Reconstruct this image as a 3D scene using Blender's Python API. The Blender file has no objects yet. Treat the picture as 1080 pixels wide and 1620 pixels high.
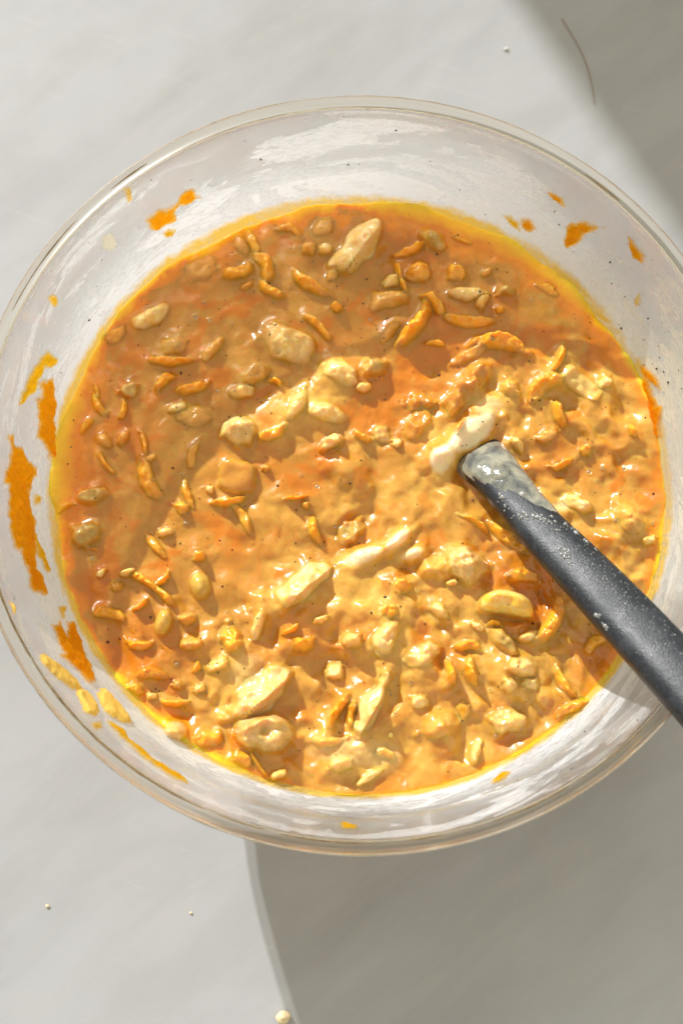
import bpy, bmesh, math, random
import numpy as np
from mathutils import Vector, Matrix

# ------------------------------------------------------------------ camera, light, exposure
scene = bpy.context.scene
col = scene.collection
rng = random.Random(7)

MM = 0.001
H = 0.120            # rim height above the counter
ZB = 0.0748          # level of the batter
RB = 0.1110          # batter radius at that level

cam = bpy.data.cameras.new('camera')
cam_o = bpy.data.objects.new('camera', cam)
col.objects.link(cam_o)
cam.sensor_fit = 'VERTICAL'
cam.sensor_height = 36.0
cam.sensor_width = 24.0
cam.lens = 45.0
cam.clip_start = 0.01
cam.clip_end = 50.0
fwd = Vector((0.00649553, 0.23877973, -0.97105203))
rgt = fwd.cross(Vector((0, 1, 0))).normalized()
upv = rgt.cross(fwd)
rot = Matrix((rgt, upv, -fwd)).transposed()
cam_o.matrix_world = Matrix.Translation((-0.0097, -0.1213, 0.5235)) @ rot.to_4x4()
cam.dof.use_dof = True
cam.dof.focus_distance = 0.46
cam.dof.aperture_fstop = 9.0
scene.camera = cam_o

SUN_AZ = math.radians(60.0)      # direction the light travels, clockwise from +X
SUN_EL = math.radians(28.0)
sun_dir = Vector((math.cos(SUN_AZ) * math.cos(SUN_EL), -math.sin(SUN_AZ) * math.cos(SUN_EL), -math.sin(SUN_EL)))
sl = bpy.data.lights.new('sun', 'SUN')
sl.energy = 4.6
sl.angle = math.radians(0.53)
sl.color = (1.0, 0.99, 0.98)
so = bpy.data.objects.new('sun', sl)
so.rotation_euler = sun_dir.to_track_quat('-Z', 'Y').to_euler()
so.location = (-0.6, 1.2, 1.2)
col.objects.link(so)

world = bpy.data.worlds.new('World')
scene.world = world
world.use_nodes = True
wn = world.node_tree.nodes['Background']
wn.inputs[0].default_value = (1.0, 0.925, 0.74, 1)      # pale sunlit room all around
wn.inputs[1].default_value = 0.64

vs = scene.view_settings
vs.view_transform = 'Standard'
vs.look = 'None'
vs.exposure = 0.20
vs.gamma = 1.0
vs.use_curve_mapping = False
scene.render.engine = 'CYCLES'
cy = scene.cycles
cy.max_bounces = 14
cy.transmission_bounces = 10
cy.transparent_max_bounces = 24
cy.diffuse_bounces = 4
cy.glossy_bounces = 6
cy.sample_clamp_indirect = 3.0
cy.use_denoising = True

# ------------------------------------------------------------------ noise in numpy
def _hash(ix, iy, seed):
    h = (ix.astype(np.int64) * 374761393 + iy.astype(np.int64) * 668265263 + seed * 1442695041) & 0xffffffff
    h = ((h ^ (h >> 13)) * 1274126177) & 0xffffffff
    return ((h ^ (h >> 16)) & 0xffff) / 65535.0

def vnoise(x, y, seed=0):
    x = np.asarray(x, float); y = np.asarray(y, float)
    ix = np.floor(x); iy = np.floor(y)
    fx = x - ix; fy = y - iy
    fx = fx * fx * fx * (fx * (fx * 6 - 15) + 10); fy = fy * fy * fy * (fy * (fy * 6 - 15) + 10)
    a = _hash(ix, iy, seed); b = _hash(ix + 1, iy, seed); c = _hash(ix, iy + 1, seed); d = _hash(ix + 1, iy + 1, seed)
    return (a * (1 - fx) + b * fx) * (1 - fy) + (c * (1 - fx) + d * fx) * fy - 0.5

def fbm(x, y, seed=0, oct=3):
    s = 0; a = 1.0
    x = np.asarray(x, float); y = np.asarray(y, float)
    for o in range(oct):
        s = s + a * vnoise(x + 17.3 * o, y - 9.1 * o, seed + o * 11)
        x, y = 2.0 * (0.79 * x - 0.61 * y), 2.0 * (0.61 * x + 0.79 * y)
        a *= 0.5
    return s

def smooth(e0, e1, x):
    t = np.clip((x - e0) / (e1 - e0), 0, 1)
    return t * t * (3 - 2 * t)

def smax(a, b, k):
    h = np.maximum(k - np.abs(a - b), 0) / k
    return np.maximum(a, b) + h * h * k * 0.25

# ------------------------------------------------------------------ materials
def new_mat(name):
    m = bpy.data.materials.new(name)
    m.use_nodes = True
    nt = m.node_tree
    b = nt.nodes['Principled BSDF']
    return m, nt, b

def N(nt, t, **kw):
    n = nt.nodes.new(t)
    for k, v in kw.items():
        setattr(n, k, v)
    return n

def ramp(nt, pts, src=None, interp='LINEAR'):
    r = nt.nodes.new('ShaderNodeValToRGB')
    r.color_ramp.interpolation = interp
    while len(r.color_ramp.elements) < len(pts):
        r.color_ramp.elements.new(0.5)
    for e, (p, c) in zip(r.color_ramp.elements, pts):
        e.position = p
        e.color = (c, c, c, 1) if isinstance(c, (int, float)) else (*c, 1)
    if src is not None:
        nt.links.new(src, r.inputs[0])
    return r

def mixc(nt, fac, a, b, mode='MIX'):
    n = nt.nodes.new('ShaderNodeMix')
    n.data_type = 'RGBA'; n.blend_type = mode
    for inp, v in ((0, fac), (6, a), (7, b)):
        if hasattr(v, 'node') or hasattr(v, 'is_linked'):
            nt.links.new(v, n.inputs[inp])
        else:
            n.inputs[inp].default_value = v if inp == 0 else (*v, 1)
    return n.outputs[2]

def noise(nt, vec, scale, detail=3, rough=0.55, dist=0.0):
    n = nt.nodes.new('ShaderNodeTexNoise')
    n.inputs['Scale'].default_value = scale
    n.inputs['Detail'].default_value = detail
    n.inputs['Roughness'].default_value = rough
    n.inputs['Distortion'].default_value = dist
    if vec is not None:
        nt.links.new(vec, n.inputs['Vector'])
    return n

def mapping(nt, src, scale=(1, 1, 1), rot=(0, 0, 0)):
    m = nt.nodes.new('ShaderNodeMapping')
    m.inputs['Scale'].default_value = scale
    m.inputs['Rotation'].default_value = rot
    nt.links.new(src, m.inputs['Vector'])
    return m.outputs[0]

def bump(nt, h, strength, dist, bsdf):
    b = nt.nodes.new('ShaderNodeBump')
    b.inputs['Strength'].default_value = strength
    b.inputs['Distance'].default_value = dist
    nt.links.new(h, b.inputs['Height'])
    if bsdf is not None:
        nt.links.new(b.outputs[0], bsdf.inputs['Normal'])
    return b

def mat_marble():
    m, nt, b = new_mat('white_marble')
    tc = N(nt, 'ShaderNodeTexCoord').outputs['Object']
    d = mapping(nt, mapping(nt, tc, (1, 1, 1), (0, 0, math.radians(-38))), (0.55, 1.6, 1))
    n1 = noise(nt, d, 7.0, 5, 0.6, 0.6)
    n2 = noise(nt, d, 22.0, 5, 0.6, 0.8)
    n3 = noise(nt, tc, 5.0, 2, 0.5)
    r1 = ramp(nt, [(0.30, (0.38, 0.390, 0.408)), (0.5, (0.435, 0.447, 0.468)), (0.72, (0.465, 0.478, 0.50))], n1.outputs[0])
    r2 = ramp(nt, [(0.32, (0.84, 0.83, 0.80)), (0.55, (1, 1, 1))], n2.outputs[0])
    c = mixc(nt, 0.45, r1.outputs[0], r2.outputs[0], 'MULTIPLY')
    r3 = ramp(nt, [(0.3, (0.93, 0.925, 0.91)), (0.65, (1, 1, 1))], n3.outputs[0])
    c = mixc(nt, 0.8, c, r3.outputs[0], 'MULTIPLY')
    # fine warm veins
    w = noise(nt, mapping(nt, mapping(nt, tc, (1, 1, 1), (0, 0, math.radians(-38))), (0.6, 1.6, 1)), 9.0, 6, 0.65, 1.2)
    v = ramp(nt, [(0.485, 0.0), (0.5, 1.0), (0.515, 0.0)], w.outputs[0])
    vm = N(nt, 'ShaderNodeMath', operation='MULTIPLY')
    nt.links.new(v.outputs[0], vm.inputs[0]); vm.inputs[1].default_value = 0.20
    c = mixc(nt, vm.outputs[0], c, (0.50, 0.46, 0.40))
    sc_ = noise(nt, mapping(nt, mapping(nt, tc, (1, 1, 1), (0, 0, math.radians(20))), (2.0, 60.0, 1)), 6.0, 3, 0.7, 0.3)
    sv = ramp(nt, [(0.66, 0.0), (0.70, 0.10)], sc_.outputs[0])
    c = mixc(nt, sv.outputs[0], c, (0.72, 0.72, 0.72))
    nt.links.new(c, b.inputs['Base Color'])
    rr = ramp(nt, [(0.3, 0.30), (0.7, 0.42)], noise(nt, tc, 60, 3).outputs[0])
    nt.links.new(rr.outputs[0], b.inputs['Roughness'])
    b.inputs['Specular IOR Level'].default_value = 0.35
    bump(nt, noise(nt, tc, 900, 3).outputs[0], 0.06, 0.0004, b)
    return m

def mat_glass(name, clear, tint=(0.985, 0.99, 0.98)):
    m = bpy.data.materials.new(name)
    m.use_nodes = True
    nt = m.node_tree
    nt.nodes.clear()
    o = N(nt, 'ShaderNodeOutputMaterial')
    g = N(nt, 'ShaderNodeBsdfGlass')
    g.inputs['Color'].default_value = (*tint, 1)
    g.inputs['Roughness'].default_value = 0.0
    g.inputs['IOR'].default_value = 1.47
    tc = N(nt, 'ShaderNodeTexCoord').outputs['Object']
    if clear > 0:
        t = N(nt, 'ShaderNodeBsdfTransparent')
        t.inputs[0].default_value = (*tint, 1)
        mx = N(nt, 'ShaderNodeMixShader'); mx.inputs[0].default_value = clear
        nt.links.new(g.outputs[0], mx.inputs[1]); nt.links.new(t.outputs[0], mx.inputs[2])
        nt.links.new(mx.outputs[0], o.inputs[0])
    else:
        nt.links.new(g.outputs[0], o.inputs[0])
    bp = bump(nt, noise(nt, mapping(nt, tc, (1, 1, 3)), 60, 2).outputs[0], 0.12, 0.0006, None)
    nt.links.new(bp.outputs[0], g.inputs['Normal'])
    return m

def mat_film():
    """thin scraped residue on the inside of the glass, streaked along the wall"""
    m = bpy.data.materials.new('batter_residue')
    m.use_nodes = True
    nt = m.node_tree
    nt.nodes.clear()
    o = N(nt, 'ShaderNodeOutputMaterial')
    uv = N(nt, 'ShaderNodeUVMap').outputs[0]            # u = metres round the wall, v = metres up
    at = N(nt, 'ShaderNodeAttribute', attribute_name='up').outputs['Fac']
    streak = noise(nt, mapping(nt, uv, (16, 70, 1)), 1.0, 3, 0.5, 1.2)
    patch = noise(nt, mapping(nt, uv, (20, 62, 1)), 1.0, 4, 0.6, 1.5)
    fine = noise(nt, mapping(nt, uv, (260, 700, 1)), 1.0, 4, 0.65, 0.8)
    a = ramp(nt, [(0.36, 0.05), (0.47, 0.22), (0.49, 0.50), (0.66, 0.70)], streak.outputs[0])
    p = ramp(nt, [(0.47, 0.0), (0.50, 0.75), (0.7, 1.0)], patch.outputs[0])
    f0 = ramp(nt, [(0.38, 0.70), (0.55, 1.0)], fine.outputs[0])
    cov = N(nt, 'ShaderNodeAttribute', attribute_name='cover').outputs['Fac']
    f = N(nt, 'ShaderNodeMath', operation='MULTIPLY')
    nt.links.new(f0.outputs[0], f.inputs[0]); nt.links.new(cov, f.inputs[1])
    low = ramp(nt, [(0.0, 0.85), (0.28, 0.62), (0.50, 0.16), (1.0, 0.03)], at)
    mul = N(nt, 'ShaderNodeMath', operation='MULTIPLY')
    nt.links.new(a.outputs[0], mul.inputs[0]); nt.links.new(p.outputs[0], mul.inputs[1])
    add = N(nt, 'ShaderNodeMath', operation='ADD')
    nt.links.new(mul.outputs[0], add.inputs[0]); nt.links.new(low.outputs[0], add.inputs[1])
    fm = N(nt, 'ShaderNodeMath', operation='MULTIPLY'); fm.use_clamp = True
    nt.links.new(add.outputs[0], fm.inputs[0]); nt.links.new(f.outputs[0], fm.inputs[1])
    tintn = noise(nt, mapping(nt, uv, (18, 40, 1)), 1.0, 3)
    cr = ramp(nt, [(0.40, (0.90, 0.94, 0.995)), (0.64, (0.91, 0.94, 0.98)), (0.80, (0.93, 0.92, 0.87))], tintn.outputs[0])
    yn = noise(nt, mapping(nt, uv, (160, 160, 1)), 1.0, 4, 0.6, 0.6)
    ya = N(nt, 'ShaderNodeMath', operation='MULTIPLY_ADD')
    nt.links.new(yn.outputs[0], ya.inputs[0]); ya.inputs[1].default_value = -0.13; nt.links.new(at, ya.inputs[2])
    ye = ramp(nt, [(0.0, 0.9), (0.06, 0.0)], ya.outputs[0])
    warm = N(nt, 'ShaderNodeAttribute', attribute_name='warm').outputs['Fac']
    crw = mixc(nt, warm, cr.outputs[0], (0.90, 0.83, 0.62))
    cc = mixc(nt, ye.outputs[0], crw, (0.96, 0.62, 0.03))
    df = N(nt, 'ShaderNodeBsdfDiffuse'); nt.links.new(cc, df.inputs[0])
    tl = N(nt, 'ShaderNodeBsdfTranslucent'); nt.links.new(cc, tl.inputs[0])
    m1 = N(nt, 'ShaderNodeMixShader'); m1.inputs[0].default_value = 0.55
    nt.links.new(df.outputs[0], m1.inputs[1]); nt.links.new(tl.outputs[0], m1.inputs[2])
    gl = N(nt, 'ShaderNodeBsdfGlossy'); gl.inputs['Roughness'].default_value = 0.12
    m2 = N(nt, 'ShaderNodeMixShader'); m2.inputs[0].default_value = 0.05
    nt.links.new(m1.outputs[0], m2.inputs[1]); nt.links.new(gl.outputs[0], m2.inputs[2])
    bp = bump(nt, fine.outputs[0], 0.5, 0.0003, None)
    nt.links.new(bp.outputs[0], gl.inputs['Normal'])
    tr = N(nt, 'ShaderNodeBsdfTransparent')
    m3 = N(nt, 'ShaderNodeMixShader')
    nt.links.new(fm.outputs[0], m3.inputs[0])
    nt.links.new(tr.outputs[0], m3.inputs[1]); nt.links.new(m2.outputs[0], m3.inputs[2])
    nt.links.new(m3.outputs[0], o.inputs[0])
    return m

TAN = (0.535, 0.242, 0.022)
CREAM = (0.82, 0.50, 0.10)
ORANGE = (0.86, 0.30, 0.008)
YELLOW = (0.98, 0.58, 0.008)

def wet(nt, b, sss=0.8, rough=0.16, scale=0.0035):
    b.inputs['Roughness'].default_value = rough
    b.inputs['IOR'].default_value = 1.42
    b.inputs['Specular IOR Level'].default_value = 0.5
    b.inputs['Subsurface Weight'].default_value = sss
    b.inputs['Subsurface Radius'].default_value = (1.0, 0.36, 0.05)
    b.inputs['Subsurface Scale'].default_value = scale
    b.inputs['Coat Weight'].default_value = 0.8
    b.inputs['Coat Roughness'].default_value = 0.07
    b.inputs['Coat IOR'].default_value = 1.45

def batter_colour(nt, pos):
    """colour of the batter skin, shared by the batter and by the pieces it coats"""
    cream = N(nt, 'ShaderNodeAttribute', attribute_name='cream').outputs['Fac']  # pale swirl, with sunlight on ridges and lower right put in
    edge = N(nt, 'ShaderNodeAttribute', attribute_name='edge').outputs['Fac']
    oil = N(nt, 'ShaderNodeAttribute', attribute_name='oil').outputs['Fac']  # dark orange swirls, with the shade of hollows and handle put in
    n1 = noise(nt, pos, 70, 4, 0.6, 1.0)
    c = mixc(nt, ramp(nt, [(0.35, 0.0), (0.68, 0.75)], n1.outputs[0]).outputs[0], TAN, (0.60, 0.29, 0.042))
    n2 = noise(nt, pos, 150, 4, 0.6, 1.5)
    o = ramp(nt, [(0.52, 0.0), (0.72, 0.6)], n2.outputs[0])
    c = mixc(nt, o.outputs[0], c, (0.68, 0.21, 0.006))
    cn = noise(nt, pos, 190, 4, 0.6, 1.2)
    cm = N(nt, 'ShaderNodeMath', operation='MULTIPLY_ADD'); cm.use_clamp = True
    cs = N(nt, 'ShaderNodeMath', operation='SUBTRACT'); nt.links.new(cn.outputs[0], cs.inputs[0]); cs.inputs[1].default_value = 0.5
    nt.links.new(cs.outputs[0], cm.inputs[0]); cm.inputs[1].default_value = 0.9; nt.links.new(cream, cm.inputs[2])
    c = mixc(nt, cm.outputs[0], c, CREAM)
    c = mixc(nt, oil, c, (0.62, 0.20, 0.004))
    wh = ramp(nt, [(0.75, 0.0), (1.1, 0.9)], cream)
    c = mixc(nt, wh.outputs[0], c, (0.93, 0.80, 0.52))
    e1 = ramp(nt, [(0.0, 0.0), (0.45, 0.8), (1.0, 1.0)], edge)
    c = mixc(nt, e1.outputs[0], c, ORANGE)
    e2 = ramp(nt, [(0.62, 0.0), (0.88, 1.0)], edge)
    c = mixc(nt, e2.outputs[0], c, YELLOW)
    v = N(nt, 'ShaderNodeTexVoronoi'); v.inputs['Scale'].default_value = 900
    nt.links.new(pos, v.inputs['Vector'])
    sp = ramp(nt, [(0.10, 0.55), (0.2, 0.0)], v.outputs['Distance'])
    pick = N(nt, 'ShaderNodeSeparateColor'); nt.links.new(v.outputs['Color'], pick.inputs[0])
    pk = ramp(nt, [(0.72, 0.0), (0.74, 1.0)], pick.outputs[0])
    sm = N(nt, 'ShaderNodeMath', operation='MULTIPLY')
    nt.links.new(sp.outputs[0], sm.inputs[0]); nt.links.new(pk.outputs[0], sm.inputs[1])
    return mixc(nt, sm.outputs[0], c, (0.26, 0.09, 0.015))

def mat_batter():
    m, nt, b = new_mat('carrot_cake_batter')
    pos = N(nt, 'ShaderNodeNewGeometry').outputs['Position']
    nt.links.new(batter_colour(nt, pos), b.inputs['Base Color'])
    wet(nt, b)
    rr = ramp(nt, [(0.3, 0.26), (0.7, 0.38)], noise(nt, pos, 120, 3).outputs[0])
    nt.links.new(rr.outputs[0], b.inputs['Roughness'])
    bump(nt, noise(nt, pos, 240, 3, 0.5).outputs[0], 0.22, 0.0008, b)
    return m

def mat_chunk(name, c1, c2, strength=0.6, rough=0.30, sss=0.8, bs=0.22, bumpd=0.0008, scale=300, skin=True):
    """a piece under a skin of batter; the skin thins out towards its top, where paler colours add sunlight"""
    m, nt, b = new_mat(name)
    pos = N(nt, 'ShaderNodeNewGeometry').outputs['Position']
    at = N(nt, 'ShaderNodeAttribute', attribute_name='bare').outputs['Fac']
    n1 = noise(nt, pos, scale, 4, 0.6, 0.8)
    own = mixc(nt, ramp(nt, [(0.35, 0.0), (0.65, 1.0)], n1.outputs[0]).outputs[0], c1, c2)
    if skin:
        n2 = noise(nt, pos, 230, 3, 0.6, 1.0)
        ad = N(nt, 'ShaderNodeMath', operation='MULTIPLY_ADD')
        nt.links.new(n2.outputs[0], ad.inputs[0]); ad.inputs[1].default_value = 1.0; ad.inputs[2].default_value = -0.5
        s = N(nt, 'ShaderNodeMath', operation='ADD'); s.use_clamp = True
        nt.links.new(ad.outputs[0], s.inputs[0]); nt.links.new(at, s.inputs[1])
        g = N(nt, 'ShaderNodeMath', operation='MULTIPLY'); g.use_clamp = True
        nt.links.new(s.outputs[0], g.inputs[0]); g.inputs[1].default_value = strength
        g2 = N(nt, 'ShaderNodeMath', operation='MULTIPLY')
        nt.links.new(g.outputs[0], g2.inputs[0]); nt.links.new(ramp(nt, [(0.0, 0.0), (0.25, 1.0)], at).outputs[0], g2.inputs[1])
        own = mixc(nt, g2.outputs[0], batter_colour(nt, pos), own)
    nt.links.new(own, b.inputs['Base Color'])
    wet(nt, b, sss, rough, 0.0035)
    bump(nt, noise(nt, pos, 240, 3, 0.5).outputs[0], bs, bumpd, b)
    return m

def mat_smear(name, thick, thin, trans=0.5, clear=0.25):
    m = bpy.data.materials.new(name)
    m.use_nodes = True
    nt = m.node_tree
    b = nt.nodes['Principled BSDF']
    o = nt.nodes['Material Output']
    at = N(nt, 'ShaderNodeAttribute', attribute_name='coat').outputs['Fac']
    tc = N(nt, 'ShaderNodeTexCoord').outputs['Object']
    n = noise(nt, tc, 260, 4, 0.6, 1.0)
    ad = N(nt, 'ShaderNodeMath', operation='MULTIPLY_ADD')
    nt.links.new(n.outputs[0], ad.inputs[0]); ad.inputs[1].default_value = 0.8; ad.inputs[2].default_value = -0.4
    s = N(nt, 'ShaderNodeMath', operation='ADD'); s.use_clamp = True
    nt.links.new(ad.outputs[0], s.inputs[0]); nt.links.new(at, s.inputs[1])
    c = mixc(nt, s.outputs[0], thick, thin)
    nt.links.new(c, b.inputs['Base Color'])
    b.inputs['Roughness'].default_value = 0.12
    tl = N(nt, 'ShaderNodeBsdfTranslucent'); nt.links.new(c, tl.inputs[0])
    m1 = N(nt, 'ShaderNodeMixShader'); m1.inputs[0].default_value = trans
    nt.links.new(b.outputs[0], m1.inputs[1]); nt.links.new(tl.outputs[0], m1.inputs[2])
    tr = N(nt, 'ShaderNodeBsdfTransparent')
    tcl = mixc(nt, ramp(nt, [(0.25, 0.0), (0.95, 1.0)], s.outputs[0]).outputs[0], c, (1.0, 1.0, 1.0))
    nt.links.new(tcl, tr.inputs[0])
    m2 = N(nt, 'ShaderNodeMixShader')
    fa = N(nt, 'ShaderNodeMath', operation='MULTIPLY_ADD'); fa.use_clamp = True
    sq = N(nt, 'ShaderNodeMath', operation='POWER'); nt.links.new(s.outputs[0], sq.inputs[0]); sq.inputs[1].default_value = 1.6
    nt.links.new(sq.outputs[0], fa.inputs[0]); fa.inputs[1].default_value = 0.95; fa.inputs[2].default_value = clear * 0.7
    nt.links.new(fa.outputs[0], m2.inputs[0])
    nt.links.new(m1.outputs[0], m2.inputs[1]); nt.links.new(tr.outputs[0], m2.inputs[2])
    nt.links.new(m2.outputs[0], o.inputs[0])
    bump(nt, n.outputs[0], 0.25, 0.0005, b)
    return m

def mat_plain(name, c, rough=0.5, bs=0.0, bd=0.0005, scale=300, var=0.15, spec=0.5):
    m, nt, b = new_mat(name)
    tc = N(nt, 'ShaderNodeTexCoord').outputs['Object']
    n = noise(nt, tc, scale, 4)
    k = tuple(x * (1 - var) for x in c)
    cc = mixc(nt, ramp(nt, [(0.35, 0.0), (0.65, 1.0)], n.outputs[0]).outputs[0], k, c)
    nt.links.new(cc, b.inputs['Base Color'])
    b.inputs['Roughness'].default_value = rough
    b.inputs['Specular IOR Level'].default_value = spec
    if bs:
        bump(nt, noise(nt, tc, scale * 2.3, 4).outputs[0], bs, bd, b)
    return m

M_MARBLE = mat_marble()
M_GLASS = mat_glass('clear_glass', 0.64, (0.995, 0.997, 0.993))
M_RIM = mat_glass('thick_rim_glass', 0.12, (0.995, 0.98, 0.94))
M_FILM = mat_film()
M_BATTER = mat_batter()
M_CH = {  # the paler colours carry some of the sun on raised tops
    'c': mat_chunk('coated_carrot', (0.90, 0.36, 0.008), (0.92, 0.50, 0.04), 0.9),
    'l': mat_chunk('coated_lump', (0.72, 0.38, 0.06), (0.82, 0.50, 0.13), 0.8),
    'r': mat_chunk('wet_tan_ridge', (0.54, 0.20, 0.02), (0.62, 0.28, 0.04), 0.7, rough=0.2, bs=0.35),
    'p': mat_chunk('coated_pale', (0.90, 0.60, 0.16), (0.94, 0.74, 0.34), 0.9),
    'w': mat_chunk('coated_walnut', (0.44, 0.27, 0.05), (0.66, 0.45, 0.12), 1.0, bs=0.4, scale=240),
    'w2': mat_chunk('pale_walnut', (0.68, 0.45, 0.13), (0.86, 0.66, 0.30), 0.8, bs=0.4, scale=240),
    'k': mat_chunk('cream_wedge', (0.88, 0.56, 0.13), (0.95, 0.78, 0.42), 0.75),
    'b': mat_chunk('tan_block', (0.62, 0.26, 0.03), (0.70, 0.33, 0.05), 0.8),
    'g': mat_chunk('golden_raisin', (0.56, 0.35, 0.05), (0.70, 0.48, 0.11), 1.0, bs=0.1),
    'q': mat_chunk('bright_cashew', (0.93, 0.56, 0.05), (0.95, 0.72, 0.24), 1.3),
}
M_SM = {
    'o': mat_smear('orange_smear', (0.93, 0.34, 0.004), (0.96, 0.60, 0.012), trans=0.6),
    'y': mat_smear('yellow_smear', (0.95, 0.50, 0.008), (0.96, 0.68, 0.04), trans=0.6, clear=0.3),
    'm': mat_smear('milky_smear', (0.86, 0.82, 0.66), (0.9, 0.88, 0.78), clear=0.5),
    't': mat_smear('thick_smear', (0.94, 0.64, 0.14), (0.95, 0.58, 0.03), trans=0.3, clear=0.0),
    'd': mat_smear('brown_smear', (0.42, 0.24, 0.02), (0.55, 0.36, 0.06), clear=0.1),
}
M_SPECK = mat_plain('dark_spice', (0.05, 0.022, 0.008), 0.5)
M_BUBBLE = mat_chunk('bubble_skin', (0.40, 0.22, 0.11), (0.56, 0.33, 0.15), rough=0.05, bs=0.05, sss=0.3, skin=False)
M_WALL = mat_plain('added_wall_plaster', (0.74, 0.73, 0.70), 0.9, 0.1, 0.002, 20)
M_CRUMB = mat_plain('batter_crumb', (0.86, 0.70, 0.42), 0.5, 0.4)
M_RIM_REFR = mat_plain('refraction_line', (0.40, 0.27, 0.12), 0.35, 0.2, 0.0003, 500, 0.45)  # brown that stands in for the rim's refraction lines
M_HAIR = mat_plain('brown_fibre', (0.36, 0.27, 0.19), 0.5)

# ------------------------------------------------------------------ object helpers
def tag(o, label=None, cat=None, group=None, kind=None):
    if label: o['label'] = label
    if cat: o['category'] = cat
    if group: o['group'] = group
    if kind: o['kind'] = kind
    return o

def mesh_np(name, verts, quads, mat, parent=None, attrs=None, uv=None, loc=None, smooth_=True):
    me = bpy.data.meshes.new(name)
    V = np.asarray(verts, np.float32)
    if isinstance(quads, np.ndarray) and quads.ndim == 2 and quads.shape[1] == 4:
        nq = len(quads)
        me.vertices.add(len(V)); me.vertices.foreach_set('co', V.ravel())
        me.loops.add(nq * 4); me.loops.foreach_set('vertex_index', quads.astype(np.int32).ravel())
        me.polygons.add(nq)
        me.polygons.foreach_set('loop_start', np.arange(0, nq * 4, 4, dtype=np.int32))
        me.update(calc_edges=True)
    else:
        me.from_pydata([tuple(v) for v in V], [], [tuple(q) for q in quads])
        me.update()
    for k, a in (attrs or {}).items():
        at = me.attributes.new(k, 'FLOAT', 'POINT')
        at.data.foreach_set('value', np.asarray(a, np.float32).ravel())
    if uv is not None:
        lay = me.uv_layers.new(name='UVMap')
        vi = np.empty(len(me.loops), np.int32); me.loops.foreach_get('vertex_index', vi)
        lay.data.foreach_set('uv', np.asarray(uv, np.float32)[vi].ravel())
    if smooth_:
        me.polygons.foreach_set('use_smooth', np.ones(len(me.polygons), bool))
    me.validate()
    me.materials.append(mat)
    o = bpy.data.objects.new(name, me)
    col.objects.link(o)
    if parent is not None:
        o.parent = parent
    if loc is not None:
        o.location = loc
    return o

def empty(name, loc=(0, 0, 0)):
    o = bpy.data.objects.new(name, None)
    o.empty_display_size = 0.02
    o.location = loc
    col.objects.link(o)
    return o

def grid_quads(nu, nv, wrap=False):
    """nu rows of nv verts; wrap closes the v direction"""
    i = np.arange(nu - 1)[:, None]
    j = np.arange(nv if wrap else nv - 1)[None, :]
    j2 = (j + 1) % nv
    a = i * nv + j; b = i * nv + j2; c = (i + 1) * nv + j2; d = (i + 1) * nv + j
    return np.stack(np.broadcast_arrays(a, b, c, d), -1).reshape(-1, 4)

def lathe(name, prof, mat, parent, n=256, closed=True, flip=False):
    prof = np.asarray(prof, float)
    if closed:
        prof = np.vstack([prof, prof[:1]])
    t = np.linspace(0, 2 * np.pi, n, endpoint=False)
    V = np.stack([prof[:, 0, None] * np.cos(t), prof[:, 0, None] * np.sin(t), np.repeat(prof[:, 1, None], n, 1)], -1).reshape(-1, 3)
    q = grid_quads(len(prof), n, True)
    if flip:
        q = q[:, ::-1]
    o = mesh_np(name, V, q, mat, parent)
    bm = bmesh.new(); bm.from_mesh(o.data)
    bmesh.ops.remove_doubles(bm, verts=bm.verts, dist=1e-6)
    bmesh.ops.dissolve_degenerate(bm, edges=bm.edges, dist=1e-7)
    bmesh.ops.recalc_face_normals(bm, faces=bm.faces)
    bm.to_mesh(o.data); bm.free()
    o.data.polygons.foreach_set('use_smooth', np.ones(len(o.data.polygons), bool))
    return o

# ------------------------------------------------------------------ setting: counter, and an unseen wall, added to shade the top right
def box(name, x0, x1, y0, y1, z0, z1, mat, bev=0.0, parent=None):
    bm = bmesh.new()
    bmesh.ops.create_cube(bm, size=1)
    bmesh.ops.scale(bm, vec=(x1 - x0, y1 - y0, z1 - z0), verts=bm.verts)
    bmesh.ops.translate(bm, vec=((x0 + x1) / 2, (y0 + y1) / 2, (z0 + z1) / 2), verts=bm.verts)
    if bev:
        bmesh.ops.bevel(bm, geom=bm.edges[:], offset=bev, segments=3, affect='EDGES')
    me = bpy.data.meshes.new(name); bm.to_mesh(me); bm.free()
    me.materials.append(mat)
    o = bpy.data.objects.new(name, me); col.objects.link(o)
    if parent: o.parent = parent
    return o

counter = box('counter', -0.9, 0.9, -0.8, 0.72, -0.03, 0.0, M_MARBLE, 0.003)
tag(counter, kind='structure')

P_SH = Vector((0.1034, 0.2055, 0))                 # a point on the shade's edge on the counter
back = Vector((-math.cos(SUN_AZ), math.sin(SUN_AZ), 0))
perp = Vector((-back.y, back.x, 0))
if perp.x < 0: perp = -perp
wp = P_SH + back * 1.6
shade_wall = box('added_unseen_wall', 0, 0.9, 0, 0.12, -0.9, 2.2, M_WALL, 0.004)
shade_wall.location = wp
shade_wall.rotation_euler = (0, 0, math.atan2(perp.y, perp.x))
tag(shade_wall, kind='structure')

# ------------------------------------------------------------------ glass bowl
PR = [0.050, 0.064, 0.081, 0.0945, 0.1050, 0.1110, 0.1170, 0.1222, 0.1262]
PZ = [0.008, 0.018, 0.036, 0.053, 0.067, 0.0748, 0.090, 0.105, 0.120]
def r_in(z):
    return np.interp(z, PZ, PR)

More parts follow.
